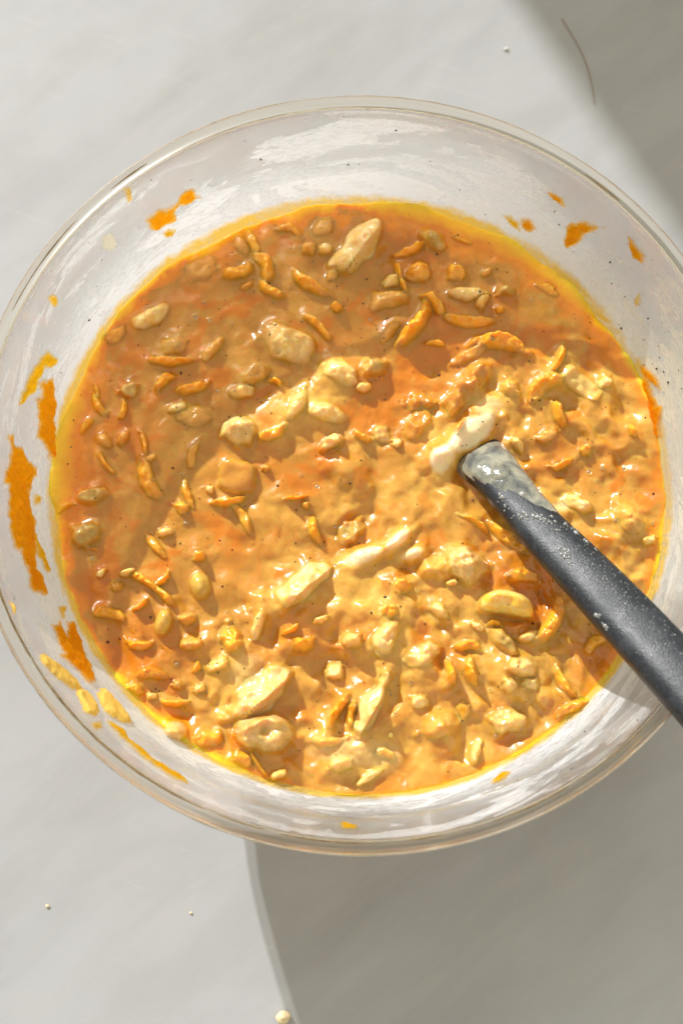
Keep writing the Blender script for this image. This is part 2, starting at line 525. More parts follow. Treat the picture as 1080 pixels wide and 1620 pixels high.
bowl = empty('mixing_bowl')
tag(bowl, 'large clear glass mixing bowl full of orange batter on white marble', 'bowl')
TW = 0.0030
zz = np.linspace(0.008, 0.1165, 46)
k9 = np.array([0.25, 0.5, 0.25])
ri = r_in(zz)
for _ in range(6):
    ri[1:-1] = ri[:-2] * .25 + ri[1:-1] * .5 + ri[2:] * .25
inner = [(0.0002, 0.0065), (0.03, 0.0066), (0.043, 0.0070)] + list(zip(ri, zz))
outer = [(r + TW, z - 0.0012) for r, z in zip(ri, zz)] 
outer[0] = (0.0525, 0.0035)
prof = inner + outer[::-1] + [(0.047, 0.0022), (0.042, 0.0032), (0.0002, 0.0032)]
lathe('bowl_wall', prof, M_GLASS, bowl)
# thick rolled rim
rc, zc, ra, rb = 0.1277, 0.1182, 0.0024, 0.0018
rim_prof = [(rc + ra * math.cos(a) * (1.0), zc + rb * math.sin(a)) for a in np.linspace(0, 2 * math.pi, 20, endpoint=False)]
lathe('rim', rim_prof, M_RIM, bowl, n=360)
lathe('foot_ring', [(0.044 + 0.0035 * math.cos(a), 0.0018 + 0.0018 * math.sin(a)) for a in np.linspace(0, 2 * math.pi, 12, endpoint=False)], M_RIM, bowl, n=160)
# refraction in the glass rim, put in as broken brown lines
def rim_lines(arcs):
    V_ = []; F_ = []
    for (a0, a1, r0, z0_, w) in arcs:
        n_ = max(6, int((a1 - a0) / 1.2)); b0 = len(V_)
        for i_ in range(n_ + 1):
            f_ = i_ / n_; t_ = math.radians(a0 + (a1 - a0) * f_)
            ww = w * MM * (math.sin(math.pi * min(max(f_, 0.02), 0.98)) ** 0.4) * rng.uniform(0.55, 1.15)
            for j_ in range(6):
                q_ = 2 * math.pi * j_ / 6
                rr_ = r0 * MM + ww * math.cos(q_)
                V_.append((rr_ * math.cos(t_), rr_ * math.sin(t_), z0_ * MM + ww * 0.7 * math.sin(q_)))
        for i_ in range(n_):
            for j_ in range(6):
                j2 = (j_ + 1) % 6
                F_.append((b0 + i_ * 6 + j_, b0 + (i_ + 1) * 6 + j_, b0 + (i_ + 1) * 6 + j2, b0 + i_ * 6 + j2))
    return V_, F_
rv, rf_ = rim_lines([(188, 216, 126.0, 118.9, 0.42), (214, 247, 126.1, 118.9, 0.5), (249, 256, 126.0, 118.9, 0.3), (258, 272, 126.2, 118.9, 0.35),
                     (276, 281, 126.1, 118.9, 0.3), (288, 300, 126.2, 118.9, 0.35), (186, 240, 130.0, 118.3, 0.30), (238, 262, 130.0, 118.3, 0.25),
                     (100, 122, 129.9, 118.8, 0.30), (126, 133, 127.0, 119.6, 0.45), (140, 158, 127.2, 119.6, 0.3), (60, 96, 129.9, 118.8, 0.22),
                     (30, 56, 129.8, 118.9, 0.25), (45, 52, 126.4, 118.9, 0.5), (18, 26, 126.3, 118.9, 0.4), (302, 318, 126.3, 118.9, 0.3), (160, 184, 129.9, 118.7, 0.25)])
mesh_np('rim_refraction', rv, rf_, M_RIM_REFR, bowl)
# residue film on the inside wall
nzf, ntf = 60, 420
zf = np.linspace(0.0700, 0.1172, nzf)
rf = np.interp(zf, zz, ri) - 0.00035
tf = np.linspace(0, 2 * np.pi, ntf + 1)
V = np.stack([rf[:, None] * np.cos(tf), rf[:, None] * np.sin(tf), np.repeat(zf[:, None], ntf + 1, 1)], -1).reshape(-1, 3)
UV = np.stack([np.repeat((tf * 0.118)[None], nzf, 0), np.repeat(zf[:, None], ntf + 1, 1)], -1).reshape(-1, 2)
up = np.repeat(((zf - ZB) / (0.1172 - ZB))[:, None], ntf + 1, 1)
def lobe(c, w):
    d = (np.degrees(tf) - c + 180) % 360 - 180
    return np.exp(-(d / w) ** 2)
cover = np.clip(0.42 + 0.65 * lobe(95, 60) + 0.75 * lobe(298, 36) + 0.3 * lobe(30, 40) + 0.4 * lobe(160, 30) + 0.45 * lobe(246, 16) + 1.1 * lobe(208, 16), 0, 1.6)  # last two lobes are extra film, added to deepen the bowl's shadow
mesh_np('residue_film', V, grid_quads(nzf, ntf + 1), M_FILM, bowl, {'up': up, 'cover': np.repeat(cover[None], nzf, 0), 'warm': np.repeat((0.8 * lobe(12, 38) + 0.35 * lobe(225, 40))[None], nzf, 0)}, UV)

# ------------------------------------------------------------------ layout tables, millimetres on the batter plane, origin at the bowl's centre
CHUNKS=[
 ('p',-78.3,63.2,17.1,8.1,32,5.0,'plump pale almond-shaped lump by the upper left edge of the batter','the almond-shaped lump'),
 ('w',-69.1,52.4,10.8,8.5,11,3.0,None,None),
 ('c',-69.8,45.9,17.8,4.2,0,4.5,'thin pale orange carrot stick lying level under the almond-shaped lump','the level carrot stick'),
 ('l',-54.0,51.4,15.1,5.3,53,4.5,None,None),
 ('c',-45.7,81.6,12.5,7.7,22,5,None,None),
 ('c',-35.3,83.7,11.8,7.7,-71,5,None,None),
 ('c',-33.3,74.5,10.2,6.1,-32,5,None,None),
 ('l',-42.3,75.7,5.3,2.9,32,3,None,None),
 ('p',-26.6,53.3,23.5,15.8,-31,6.5,'broad pale glossy lump left of the upper centre','the broad glossy lump'),
 ('l',-59.7,82.9,13.4,11.0,22,1.8,None,None),
 ('c',-90.3,56.5,8.5,5.9,32,2,None,None),
 ('c',-40.7,94.2,10.9,5.7,-71,3.5,None,None),
 ('l',-44.6,93.0,9.2,5.6,-61,2,None,None),
 ('c',-71.4,38.2,9.4,5.6,37,4.5,None,None),
 ('c',-61.3,35.7,10.7,6.5,16,5,'orange carrot lump with a pale ring-shaped crest, left of centre','the ring-crested lump'),
 ('k',0.9,93.8,30.1,14.8,52,10,'large pale wedge with a bright upper face at the top of the batter','the large pale wedge'),
 ('l',-19.4,91.1,6.7,6.7,0,4.5,None,None),
 ('p',-12.9,91.2,6.7,6.2,0,4.5,None,None),
 ('l',-14.2,100.1,10.3,7.8,22,3,None,None),
 ('c',-26.2,99.3,8.8,5.4,-21,3,None,None),
 ('c',-19.3,77.4,16.6,6.8,-37,5,'bright orange carrot piece slanting below and left of the pale wedge','the slanting orange piece'),
 ('l',-9.6,82.0,9.2,6.4,62,4,None,None),
 ('c',-8.8,67.6,5.3,3.9,-32,4.5,None,None),
 ('c',-15.4,59.9,12.7,4.4,-47,5,None,None),
 ('l',10.8,71.1,15.8,8.6,11,5,None,None),
 ('p',12.3,78.3,10.2,6.1,21,4.5,None,None),
 ('c',15.6,79.3,11.7,3.5,-72,6,None,None),
 ('c',22.8,81.7,10.1,8.6,0,5.5,None,None),
 ('c',19.6,91.0,11.3,5.4,22,5.5,None,None),
 ('w',27.8,94.7,11.9,8.4,-48,5.5,'knobbly olive walnut piece right of the large pale wedge','the knobbly olive walnut'),
 ('c',20.5,60.6,23.6,9.0,56,8,'tall bright orange carrot curl standing out right of the top centre','the tall carrot curl'),
 ('c',27.3,69.5,11.1,6.1,-42,5.5,None,None),
 ('l',10.7,57.3,11.4,4.5,52,3,None,None),
 ('w',5.4,43.6,9.4,8.5,0,5.5,'small round walnut knob with a bright crest at upper centre','the round walnut knob'),
 ('p',-6.9,41.3,14.6,10.8,-21,4.5,None,None),
 ('c',27.8,53.3,7.6,3.3,0,3.5,None,None),
 ('c',36.6,81.8,7.7,7.2,0,4.5,None,None),
 ('p',41.2,73.2,19.1,6.2,-2,5,'flat pale nut slice, long and level, in the upper right','the flat nut slice'),
 ('p',45.8,69.9,8.7,5.1,61,5,None,None),
 ('w',54.3,74.2,9.1,4.3,6,4,None,None),
 ('c',39.5,62.6,19.4,6.6,-8,5,None,None),
 ('c',53.5,52.9,18.8,8.9,-13,7,'plump bright orange carrot chunk in the upper right of the batter','the plump orange chunk'),
 ('c',73.5,46.4,11.1,4.5,64,6,None,None),
 ('c',67.6,36.1,16.2,9.3,41,7,'ribbed bright orange carrot piece right of the spatula tip','the ribbed orange piece'),
 ('p',81.1,37.9,20.1,8.4,-43,3,None,None),
 ('p',90.6,37.8,6.1,5.2,0,3.5,None,None),
 ('l',40.7,49.2,15.9,4.8,26,3,None,None),
 ('l',55.7,35.8,8.6,6.7,-63,4.5,None,None),
 ('l',47.9,82.0,5.5,3.5,42,3.5,None,None),
 ('c',52.5,66.4,3.3,2.9,0,3.5,None,None),
 ('c',39.0,95.3,8.2,2.4,-22,2,None,None),
 ('c',71.2,75.3,7.6,4.8,-32,1.8,None,None),
 ('r',39.4,35.9,24.6,10.8,51,8,'wet reddish-tan ridge with a streak of glare above the spatula tip','the wet glare-streaked ridge'),
 ('r',22.1,30.4,12.2,7.0,9,4.5,None,None),
 ('r',21.3,23.1,16.6,7.3,61,4.5,None,None),
 ('c',36.0,19.5,5.8,3.4,60,4,None,None),
 ('c',72.8,25.6,11.0,6.0,-73,4.5,None,None),
 ('l',68.1,17.3,9.9,4.7,21,3.5,None,None),
 ('p',57.4,14.2,6.5,4.2,-52,6,'small cream droplet-shaped blob beside the spatula neck','the cream droplet'),
 ('p',13.5,14.8,5.1,4.6,0,4.5,None,None),
 ('c',73.5,7.0,8.5,3.8,25,3.5,None,None),
 ('c',41.6,-15.4,10.9,3.2,-36,4.5,None,None),
 ('c',99.4,19.0,6.1,3.3,-63,3.5,None,None),
 ('c',82.2,12.0,5.2,3.8,21,3.5,None,None),
 ('l',96.2,-14.1,13.1,9.5,-53,4,None,None),
 ('p',78.9,-7.9,14.0,5.6,-37,4.5,None,None),
 ('p',103.4,-21.8,6.1,3.7,20,4.5,None,None),
 ('c',-96.7,33.8,5.9,2.5,-78,3,None,None),
 ('c',-95.7,29.0,8.8,4.9,-59,3.5,None,None),
 ('w',-84.9,34.6,7.9,7.0,0,5.5,'small round walnut bit alone in the smooth left part','the round walnut bit'),
 ('c',-86.6,26.9,6.8,3.4,78,3.5,None,None),
 ('c',-99.5,21.2,7.5,3.7,53,4,None,None),
 ('l',-93.2,15.8,7.7,5.3,-40,4.5,None,None),
 ('l',-86.1,16.5,7.2,4.3,73,4.5,None,None),
 ('c',-92.3,6.8,9.6,2.9,-54,2.5,None,None),
 ('c',-78.6,14.2,8.7,3.4,-78,2.5,None,None),
 ('c',-75.9,0.2,16.2,8.6,-64,4,None,None),
 ('l',-75.8,8.8,5.1,3.2,32,3.5,None,None),
 ('w',-96.4,-5.5,13.1,6.8,16,6,'jagged olive walnut piece at the far left edge of the batter','the jagged walnut piece'),
 ('c',-105.4,-9.6,6.8,2.7,26,2.5,None,None),
 ('w',-97.6,-19.7,10.4,9.5,0,6,'squarish olive walnut piece below the jagged one at the left edge','the squarish walnut piece'),
 ('p',-66.7,28.0,8.4,5.1,21,4.5,None,None),
 ('l',-60.9,25.1,13.9,9.8,0,3,None,None),
 ('c',-64.2,-9.7,7.0,5.2,-50,4.5,None,None),
 ('c',-61.9,-5.0,12.3,4.3,-69,2.5,None,None),
 ('p',-69.5,-18.8,6.3,4.1,16,4.5,None,None),
 ('p',-54.2,-3.0,3.2,3.2,0,3.5,None,None),
 ('c',-60.5,9.5,10.0,4.8,77,2.5,None,None),
 ('c',-72.6,-24.4,12.1,4.2,-49,2.5,None,None),
 ('l',-57.6,-27.0,4.5,2.7,0,3.5,None,None),
 ('w2',-44.4,19.5,13.9,13.0,0,8,'rounded cream-coated walnut knob left of the centre','the cream-coated walnut knob'),
 ('p',-43.4,34.1,11.2,6.5,9,6,None,None),
 ('l',-38.4,41.0,13.8,6.7,37,6,None,None),
 ('c',-30.9,37.8,5.7,3.8,-31,4.5,None,None),
 ('p',-22.9,28.2,16.5,5.8,62,5,None,None),
 ('p',-11.3,25.7,18.2,7.0,-10,4,None,None),
 ('c',-31.6,17.9,10.2,6.0,21,4.5,None,None),
 ('b',-44.6,1.9,13.8,12.9,-8,5.5,'flat-topped tan block with a bright upper edge left of centre','the flat-topped block'),
 ('c',-46.9,-7.7,10.5,4.1,10,5.5,'short pale orange stick just under the flat-topped block','the short pale stick'),
 ('p',-10.6,14.3,10.7,5.6,26,7.5,None,None),
 ('c',0.9,17.3,7.0,4.2,-31,5.5,None,None),
 ('p',1.7,35.7,7.6,4.7,21,4.5,None,None),
 ('c',-22.6,-6.2,7.3,1.8,10,4.5,None,None),
 ('w',-2.9,-17.5,13.4,8.8,41,5.5,'tan walnut lump below the middle of the batter','the tan walnut lump'),
 ('c',-16.2,-18.1,10.7,5.1,-70,4.5,None,None),
 ('l',-19.5,-8.8,3.2,3.0,0,3.5,None,None),
 ('l',-34.2,5.1,3.7,3.2,0,3.5,None,None),
 ('c',-42.6,-13.2,16.8,4.7,-60,2.5,None,None),
 ('p',8.1,18.4,10.0,7.1,-61,3,None,None),
 ('g',-56.7,-38.3,11.0,7.8,-79,7,'smooth golden raisin standing upright in the lower left','the upright golden raisin'),
 ('g',-69.2,-51.6,10.3,6.7,77,7,'smooth golden raisin below and left of the other golden raisin','the lower golden raisin'),
 ('c',-74.2,-38.4,18.8,4.1,-35,5,'forked orange carrot shred in the lower left of the batter','the forked carrot shred'),
 ('c',-70.0,-36.6,6.3,2.9,41,5.5,None,None),
 ('p',-82.5,-33.6,7.6,3.1,26,5,None,None),
 ('p',-91.9,-34.0,4.9,3.3,42,4.5,None,None),
 ('l',-86.2,-38.7,5.4,4.3,0,3.5,None,None),
 ('c',-77.6,-45.6,6.6,3.1,36,4.5,None,None),
 ('c',-88.2,-48.7,11.7,5.6,-10,3.5,None,None),
 ('c',-77.7,-59.2,9.4,4.9,-5,4.5,None,None),
 ('l',-59.8,-59.2,9.8,4.9,5,4.5,None,None),
 ('l',-60.7,-50.1,6.7,4.9,0,4.5,None,None),
 ('c',-57.3,-27.8,5.0,4.1,0,4.5,None,None),
 ('p',-50.5,-66.8,9.2,5.3,20,5.5,None,None),
 ('c',-45.2,-57.6,12.1,8.1,-69,7,'bright orange upright lump left of the cream swirl','the bright upright lump'),
 ('c',-57.4,-67.3,5.3,3.5,61,3.5,None,None),
 ('c',-72.4,-69.7,9.3,5.5,0,2.5,None,None),
 ('c',-77.9,-74.6,5.4,3.8,-29,3.5,None,None),
 ('p',-72.5,-77.2,4.2,3.3,0,3.5,None,None),
 ('c',-65.4,-79.4,9.2,3.5,-3,3.5,None,None),
 ('w',-63.9,-73.3,4.0,3.3,0,3.5,None,None),
 ('p',-56.1,-74.6,5.0,3.7,20,3.5,None,None),
 ('w2',-64.0,-89.3,9.2,7.4,0,7,'pale ragged crumb at the lower left rim of the batter','the pale ragged crumb'),
 ('k',-19.7,-37.7,24.9,11.3,43,8.5,'long cream wedge with a bright sloping face at lower centre','the long cream wedge'),
 ('p',-13.6,-50.8,6.7,3.1,15,5.5,None,None),
 ('c',-20.2,-59.3,8.9,6.0,-10,6.5,None,None),
 ('p',-2.7,-58.0,8.0,6.0,-5,6.5,None,None),
 ('c',-24.7,-54.3,6.7,3.1,25,4.5,None,None),
 ('p',-36.2,-53.0,12.6,4.9,71,5,None,None),
 ('c',10.0,-48.1,6.3,5.8,0,5.5,None,None),
 ('p',8.1,-57.7,14.4,8.6,70,6,None,None),
 ('p',-9.1,-68.3,8.0,7.5,0,5,None,None),
 ('k',-33.3,-75.1,26.8,13.6,40,10,'big glossy cream wedge near the bottom left of the batter','the big glossy wedge'),
 ('w2',-34.4,-89.8,23.7,13.6,-8,11,'big rough pale crumbly walnut chunk below the big glossy wedge','the rough crumbly chunk'),
 ('p',-28.3,-104.1,6.9,3.5,25,5,'little white cube-like bit at the bottom edge of the batter','the little white cube'),
 ('c',-35.3,-100.3,10.4,2.4,-54,4.5,None,None),
 ('c',-40.6,-98.5,7.8,5.7,-29,2.5,None,None),
 ('c',-52.0,-91.7,9.6,7.0,0,3.5,None,None),
 ('c',-8.2,-83.0,13.6,5.7,60,6,None,None),
 ('k',2.6,-82.0,19.8,8.8,60,9,'bright orange wedge with a white ridge at the bottom centre','the bright orange wedge'),
 ('c',-3.2,-83.6,9.2,3.9,80,6,None,None),
 ('c',-11.7,-93.0,10.5,4.4,0,3,None,None),
 ('c',30.6,-69.9,9.2,5.5,-89,6.5,'upright bright orange nugget in the lower middle','the upright orange nugget'),
 ('c',38.2,-69.2,9.2,5.7,-71,5.5,None,None),
 ('p',22.4,-62.6,14.4,8.1,30,6.5,None,None),
 ('w2',37.6,-31.1,17.5,13.9,-31,9,'large walnut half with a white crest left of the handle','the large walnut half'),
 ('q',51.6,-45.7,21.5,9.4,-8,10,'curved bright yellow cashew-shaped piece left of the handle','the cashew-shaped piece'),
 ('c',67.0,-50.8,18.4,8.3,63,7.5,'upright orange carrot slab right of the cashew-shaped piece','the upright carrot slab'),
 ('p',60.3,-56.2,14.0,5.0,15,4.5,None,None),
 ('w',49.5,-58.2,14.0,5.9,-46,6.5,'narrow olive walnut shard below the cashew-shaped piece','the walnut shard'),
 ('c',46.7,-52.0,4.9,3.1,0,4.5,None,None),
 ('p',27.6,-47.5,9.3,4.9,-36,4.5,None,None),
 ('c',38.5,-60.0,9.3,4.9,-5,4.5,None,None),
 ('p',41.1,-53.1,6.2,3.1,-30,4.5,None,None),
 ('c',58.0,-34.9,10.8,6.3,0,3.5,None,None),
 ('c',52.1,-20.2,18.9,5.9,-41,4,None,None),
 ('c',14.8,-38.7,7.2,6.8,0,4.5,None,None),
 ('p',32.3,-37.5,4.6,3.4,30,4.5,None,None),
 ('p',56.1,-67.6,11.5,8.9,0,6,None,None),
 ('p',51.3,-73.7,6.6,5.8,0,5.5,None,None),
 ('p',59.2,-73.1,6.6,5.3,0,5.5,None,None),
 ('c',70.9,-72.2,12.5,5.6,-57,5.5,None,None),
 ('c',74.5,-80.9,12.1,5.4,20,5.5,'bright yellow-orange strip at the lower right edge of the batter','the edge strip'),
 ('p',51.6,-85.7,13.6,9.2,0,5.5,None,None),
 ('c',82.3,-58.8,9.6,6.0,39,3.5,None,None),
 ('p',39.6,-96.0,11.3,3.9,73,4,None,None),
 ('p',-6.9,-100.3,10.0,5.4,10,4.5,None,None),
 ('p',2.6,-104.9,11.3,3.5,29,3.5,None,None),
 ('l',26.9,-87.6,15.9,10.2,29,4.5,None,None),
 ('p',10.1,-90.7,2.6,2.2,0,4.5,None,None),
 ('p',20.5,-79.2,7.1,5.7,0,4.5,None,None),
 ('c',35.6,-82.1,6.9,5.2,-61,2.5,None,None),
 ('c',8.7,-97.2,7.4,4.3,-20,2,None,None),
]
MOUNDS=[  # last value is paleness: cream batter plus sunlight painted on the ridges
 (-5.5,5.6,27.0,18.0,-60,5,0.3),
 (1.2,-27.7,29.2,11.2,20,5,1.0),
 (13.3,-21.7,22.5,9.0,40,5,1.05),
 (18.7,-26.8,17.1,8.1,20,4.5,0.95),
 (40.1,17.7,33.8,16.7,35,5.5,1.2),
 (29.3,8.1,20.2,15.8,70,5,1.15),
 (46.9,28.7,27.0,20.2,20,2,0.85),
 (28.1,17.7,29.2,24.8,0,1.5,0.75),
 (-2.2,-45.6,74.2,40.5,25,3,0.7),
 (-23.0,27.3,54.0,27.0,20,2.5,0.6),
 (-2.3,-96.3,94.5,29.2,-5,1.5,0.8),
 (77.7,39.9,36.0,24.8,-30,1.5,0.5),
 (-39.9,-68.0,45.0,24.8,40,2.5,0.8),
 (28.6,-76.8,90.0,49.5,10,2.5,0.65),
 (42.6,-45.5,51.8,33.8,-20,2,0.55),
 (95.8,-17.8,27.0,29.2,-60,2,0.6),
 (-6.7,42.1,36.0,20.2,0,2.5,0.6),
 (-29.1,-43.3,15.8,29.2,-50,2.5,0.65),
 (15.6,-56.8,31.5,18.0,60,3,0.65),
 (27.2,-31.8,24.8,13.5,30,4,0.75),
 (55.2,-74.6,42.8,24.8,-20,3,0.65),
 (-31.2,-55.8,20.2,13.5,40,-3.0,0),
 (-5.6,-66.9,24.8,11.2,-10,-3.0,0),
 (28.5,-80.1,24.8,13.5,-20,-3.0,0),
 (-2.1,-14.5,24.8,9.0,30,-2.5,0),
 (-19.8,-97.4,20.2,11.2,-20,-3,0),
 (65.4,-38.7,20.2,29.2,-40,-3,0),
 (12.5,90.5,20.2,9.0,30,-2.5,0),
 (28.5,44.7,33.8,13.5,10,-2,0),
]
OIL_SHADE=[(41.2,6.2,22.5,11.2,35,1.6),(22.1,87.9,42.8,20.2,-20,0.6),(31.0,49.7,45.0,18.0,10,0.7),(16.5,20.1,27.0,20.2,-60,0.55),(-6.7,54.6,27.0,13.5,20,0.4),(-20.1,-54.6,38.2,27.0,30,0.75),(-22.0,-96.3,27.0,15.8,-20,0.9),(28.5,-79.0,38.2,24.8,0,0.6),(60.8,-38.7,29.2,38.2,-40,0.8),(82.3,-61.2,24.8,20.2,-40,0.95),(50.4,70.0,29.2,13.5,-10,0.6),(-32.0,5.6,24.8,18.0,-60,0.5),(-2.2,-22.6,22.5,11.2,30,0.6),(-63.8,74.8,45.0,11.2,40,0.5),(-78.3,15.1,13.5,33.8,0,0.4),(-71.2,-56.9,38.2,18.0,-20,0.55),(-6.7,-68.0,31.5,15.8,0,0.5),(69.5,10.6,24.8,24.8,0,0.45),(-42.9,-25.0,13.5,27.0,-30,0.4),(7.8,98.3,45.0,11.2,-5,0.6)  # dark orange swirls, with the shade of hollows and handle put into the colour
]
# smears on the inner wall: outline as (angle in degrees, height in mm)
SMEARS=[
 ('o','orange two-blob smear on the upper left glass',[(129.93,99.4),(127.39,99.9),(126.07,98.5),(124.29,98.9),(121.99,101.2),(120.55,100.9),(119.63,95.1),(121.66,95.3),(123.41,96.4),(124.71,95.8),(125.49,92.1),(127.19,92.5),(129.62,92.3),(130.09,94.7)]),
 ('y','tiny yellow drip under the two-blob smear',[(128.52,90.1),(127.69,90.1),(126.51,87.6),(127.08,86.3),(128.20,87.7)]),
 ('y','small yellow drip high on the upper left glass',[(131.01,118.9),(130.18,118.0),(131.03,111.4),(132.03,111.0)]),
 ('m','pale milky drop with a tail on the upper left glass',[(138.54,107.7),(137.45,107.3),(136.66,106.9),(136.35,103.4),(136.93,99.6),(138.89,99.7),(139.46,104.1)]),
 ('y','tiny yellow fleck on the far left glass above the streaks',[(152.01,108.9),(151.18,106.5),(152.05,104.0),(152.92,105.1)]),
 ('y','slanting yellow streak on the left glass, highest of the streaks',[(170.17,101.3),(167.96,101.4),(163.67,100.0),(160.22,97.9),(159.25,96.5),(159.13,90.4),(160.16,90.5),(161.76,94.5),(164.33,95.2),(166.36,94.8),(167.39,96.9),(169.19,99.1)]),
 ('o','upright orange carrot smear beside the left edge of the batter',[(164.79,94.6),(163.63,93.2),(162.52,88.5),(165.36,83.8),(166.16,81.8),(169.04,80.8),(174.97,76.3),(176.13,80.3),(173.45,84.9),(173.45,88.2),(171.05,87.9),(167.70,93.4),(166.69,90.9)]),
 ('o','largest orange smear, long and ragged, on the far left glass',[(176.02,103.7),(175.39,101.1),(177.11,100.4),(176.77,96.0),(178.02,91.8),(178.99,86.7),(-179.89,86.5),(-178.41,89.1),(-176.04,90.1),(-172.78,89.1),(-171.24,87.4),(-169.43,88.8),(-165.98,89.8),(-162.46,92.2),(-160.89,89.1),(-157.98,89.6),(-157.76,98.3),(-158.79,100.9),(-161.10,97.7),(-163.25,98.3),(-165.19,98.7),(-165.73,101.9),(-168.81,103.1),(-172.47,103.2),(-175.75,102.0),(-175.89,105.3),(-178.02,104.9),(-179.41,102.3),(178.33,101.4)]),
 ('y','thin yellow trail curving down beside the largest orange smear',[(-169.86,90.4),(-168.40,87.4),(-165.13,84.7),(-162.24,83.9),(-162.04,85.9),(-164.68,88.6),(-167.27,90.6)]),
 ('y','tiny yellow drop right of the largest orange smear',[(-175.91,87.3),(-176.62,85.1),(-175.95,83.0),(-174.69,83.8),(-174.61,86.7)]),
 ('o','broad orange carrot flake on the lower left glass',[(-152.10,94.7),(-152.66,89.0),(-150.63,89.8),(-149.65,89.9),(-152.25,85.4),(-152.31,81.8),(-148.76,82.4),(-143.73,86.1),(-140.67,89.7),(-140.72,94.2),(-142.93,94.3),(-145.00,98.1),(-146.30,100.3),(-146.79,97.2),(-148.60,97.7)]),
 ('y','small orange fleck above the broad carrot flake',[(-155.42,85.9),(-155.42,82.1),(-153.22,85.1),(-153.02,88.4)]),
 ('t','thick yellow batter lump line near the lower left rim',[(-146.34,114.7),(-146.52,110.7),(-144.75,107.3),(-143.35,104.1),(-141.13,101.9),(-139.46,103.4),(-139.97,108.1),(-141.66,111.2),(-143.39,114.2),(-144.90,115.6)]),
 ('t','short thick yellow batter lump below the lump line',[(-139.31,107.2),(-139.59,101.7),(-137.86,101.3),(-135.78,103.1),(-134.59,110.0),(-135.56,112.6),(-137.54,109.6)]),
 ('t','fat cream batter blob on the lower left glass',[(-138.46,95.8),(-138.63,89.7),(-136.77,89.4),(-134.96,88.8),(-132.40,89.8),(-131.44,91.7),(-132.14,95.9),(-133.17,98.3),(-134.71,99.4),(-136.63,98.0)]),
 ('y','long thin yellow trail along the bottom left glass',[(-133.90,102.2),(-132.10,101.2),(-130.44,99.8),(-128.53,102.2),(-125.93,102.7),(-123.40,103.3),(-120.69,102.4),(-118.36,102.9),(-117.29,104.8),(-118.64,108.5),(-120.55,108.9),(-123.26,107.4),(-126.19,107.4),(-128.32,106.0),(-130.94,105.6),(-132.80,104.6)]),
 ('y','small yellow spot left of the long thin trail',[(-133.44,115.6),(-133.45,109.1),(-132.37,110.8),(-132.49,116.8)]),
 ('t','single small cream lump on the left rim',[(-154.79,120.0),(-155.10,116.7),(-154.30,115.5),(-153.37,119.6),(-153.82,120.0)]),
 ('y','slim yellow smear touching the upper right batter edge, left of a pair',[(62.25,85.2),(60.69,86.1),(59.02,85.6),(57.90,82.7),(59.56,82.8)]),
 ('o','round orange smear on the upper right, right of a pair',[(58.51,87.2),(57.01,89.1),(55.52,87.1),(56.38,84.7),(57.88,84.0)]),
 ('o','orange leaf-shaped smear on the upper right glass',[(50.39,95.2),(50.14,98.3),(48.49,102.9),(44.78,106.0),(46.00,101.4),(47.19,97.8),(47.04,93.3),(48.47,88.6),(50.11,91.1)]),
 ('o','small orange comma high on the upper right glass',[(55.93,103.8),(54.95,105.3),(53.64,105.2),(52.13,102.9),(53.01,102.1),(54.38,102.4)]),
 ('o','slanting orange flake near the right rim',[(40.96,111.3),(39.93,112.4),(37.96,110.9),(36.50,110.3),(36.02,107.8),(37.60,106.1),(39.17,107.7)]),
 ('y','thin upright orange sliver on the right glass',[(33.38,96.7),(32.79,98.3),(31.43,94.3),(31.16,91.1)]),
 ('o','orange carrot strip pointing down beside the right batter edge',[(23.11,78.8),(21.68,81.4),(18.44,84.8),(16.82,83.7),(17.62,82.0),(20.00,80.3)]),
 ('o','orange smear joining the right edge of the batter',[(21.46,78.4),(19.70,79.9),(17.18,79.6),(14.77,78.9),(13.69,80.8),(11.98,80.1),(10.15,76.8),(8.73,77.6),(9.57,73.5),(13.40,73.7),(18.29,75.1)]),
 ('d','tiny brown crumb smear on the top rim',[(89.34,120.0),(88.35,120.0),(88.31,119.4),(89.11,118.4)]),
 ('y','short yellow dash on the bottom glass',[(-67.79,87.4),(-65.67,85.0),(-64.54,86.7),(-65.86,89.6),(-67.58,89.7)]),
 ('o','curved orange streak at the bottom edge of the batter',[(-68.49,72.7),(-66.51,70.3),(-64.60,67.2),(-64.65,70.2),(-66.77,73.3),(-68.65,74.4)]),
 ('y','faint yellow dash low on the bottom glass',[(-93.45,101.4),(-90.87,103.6),(-91.19,108.2),(-93.23,107.5)]),
]
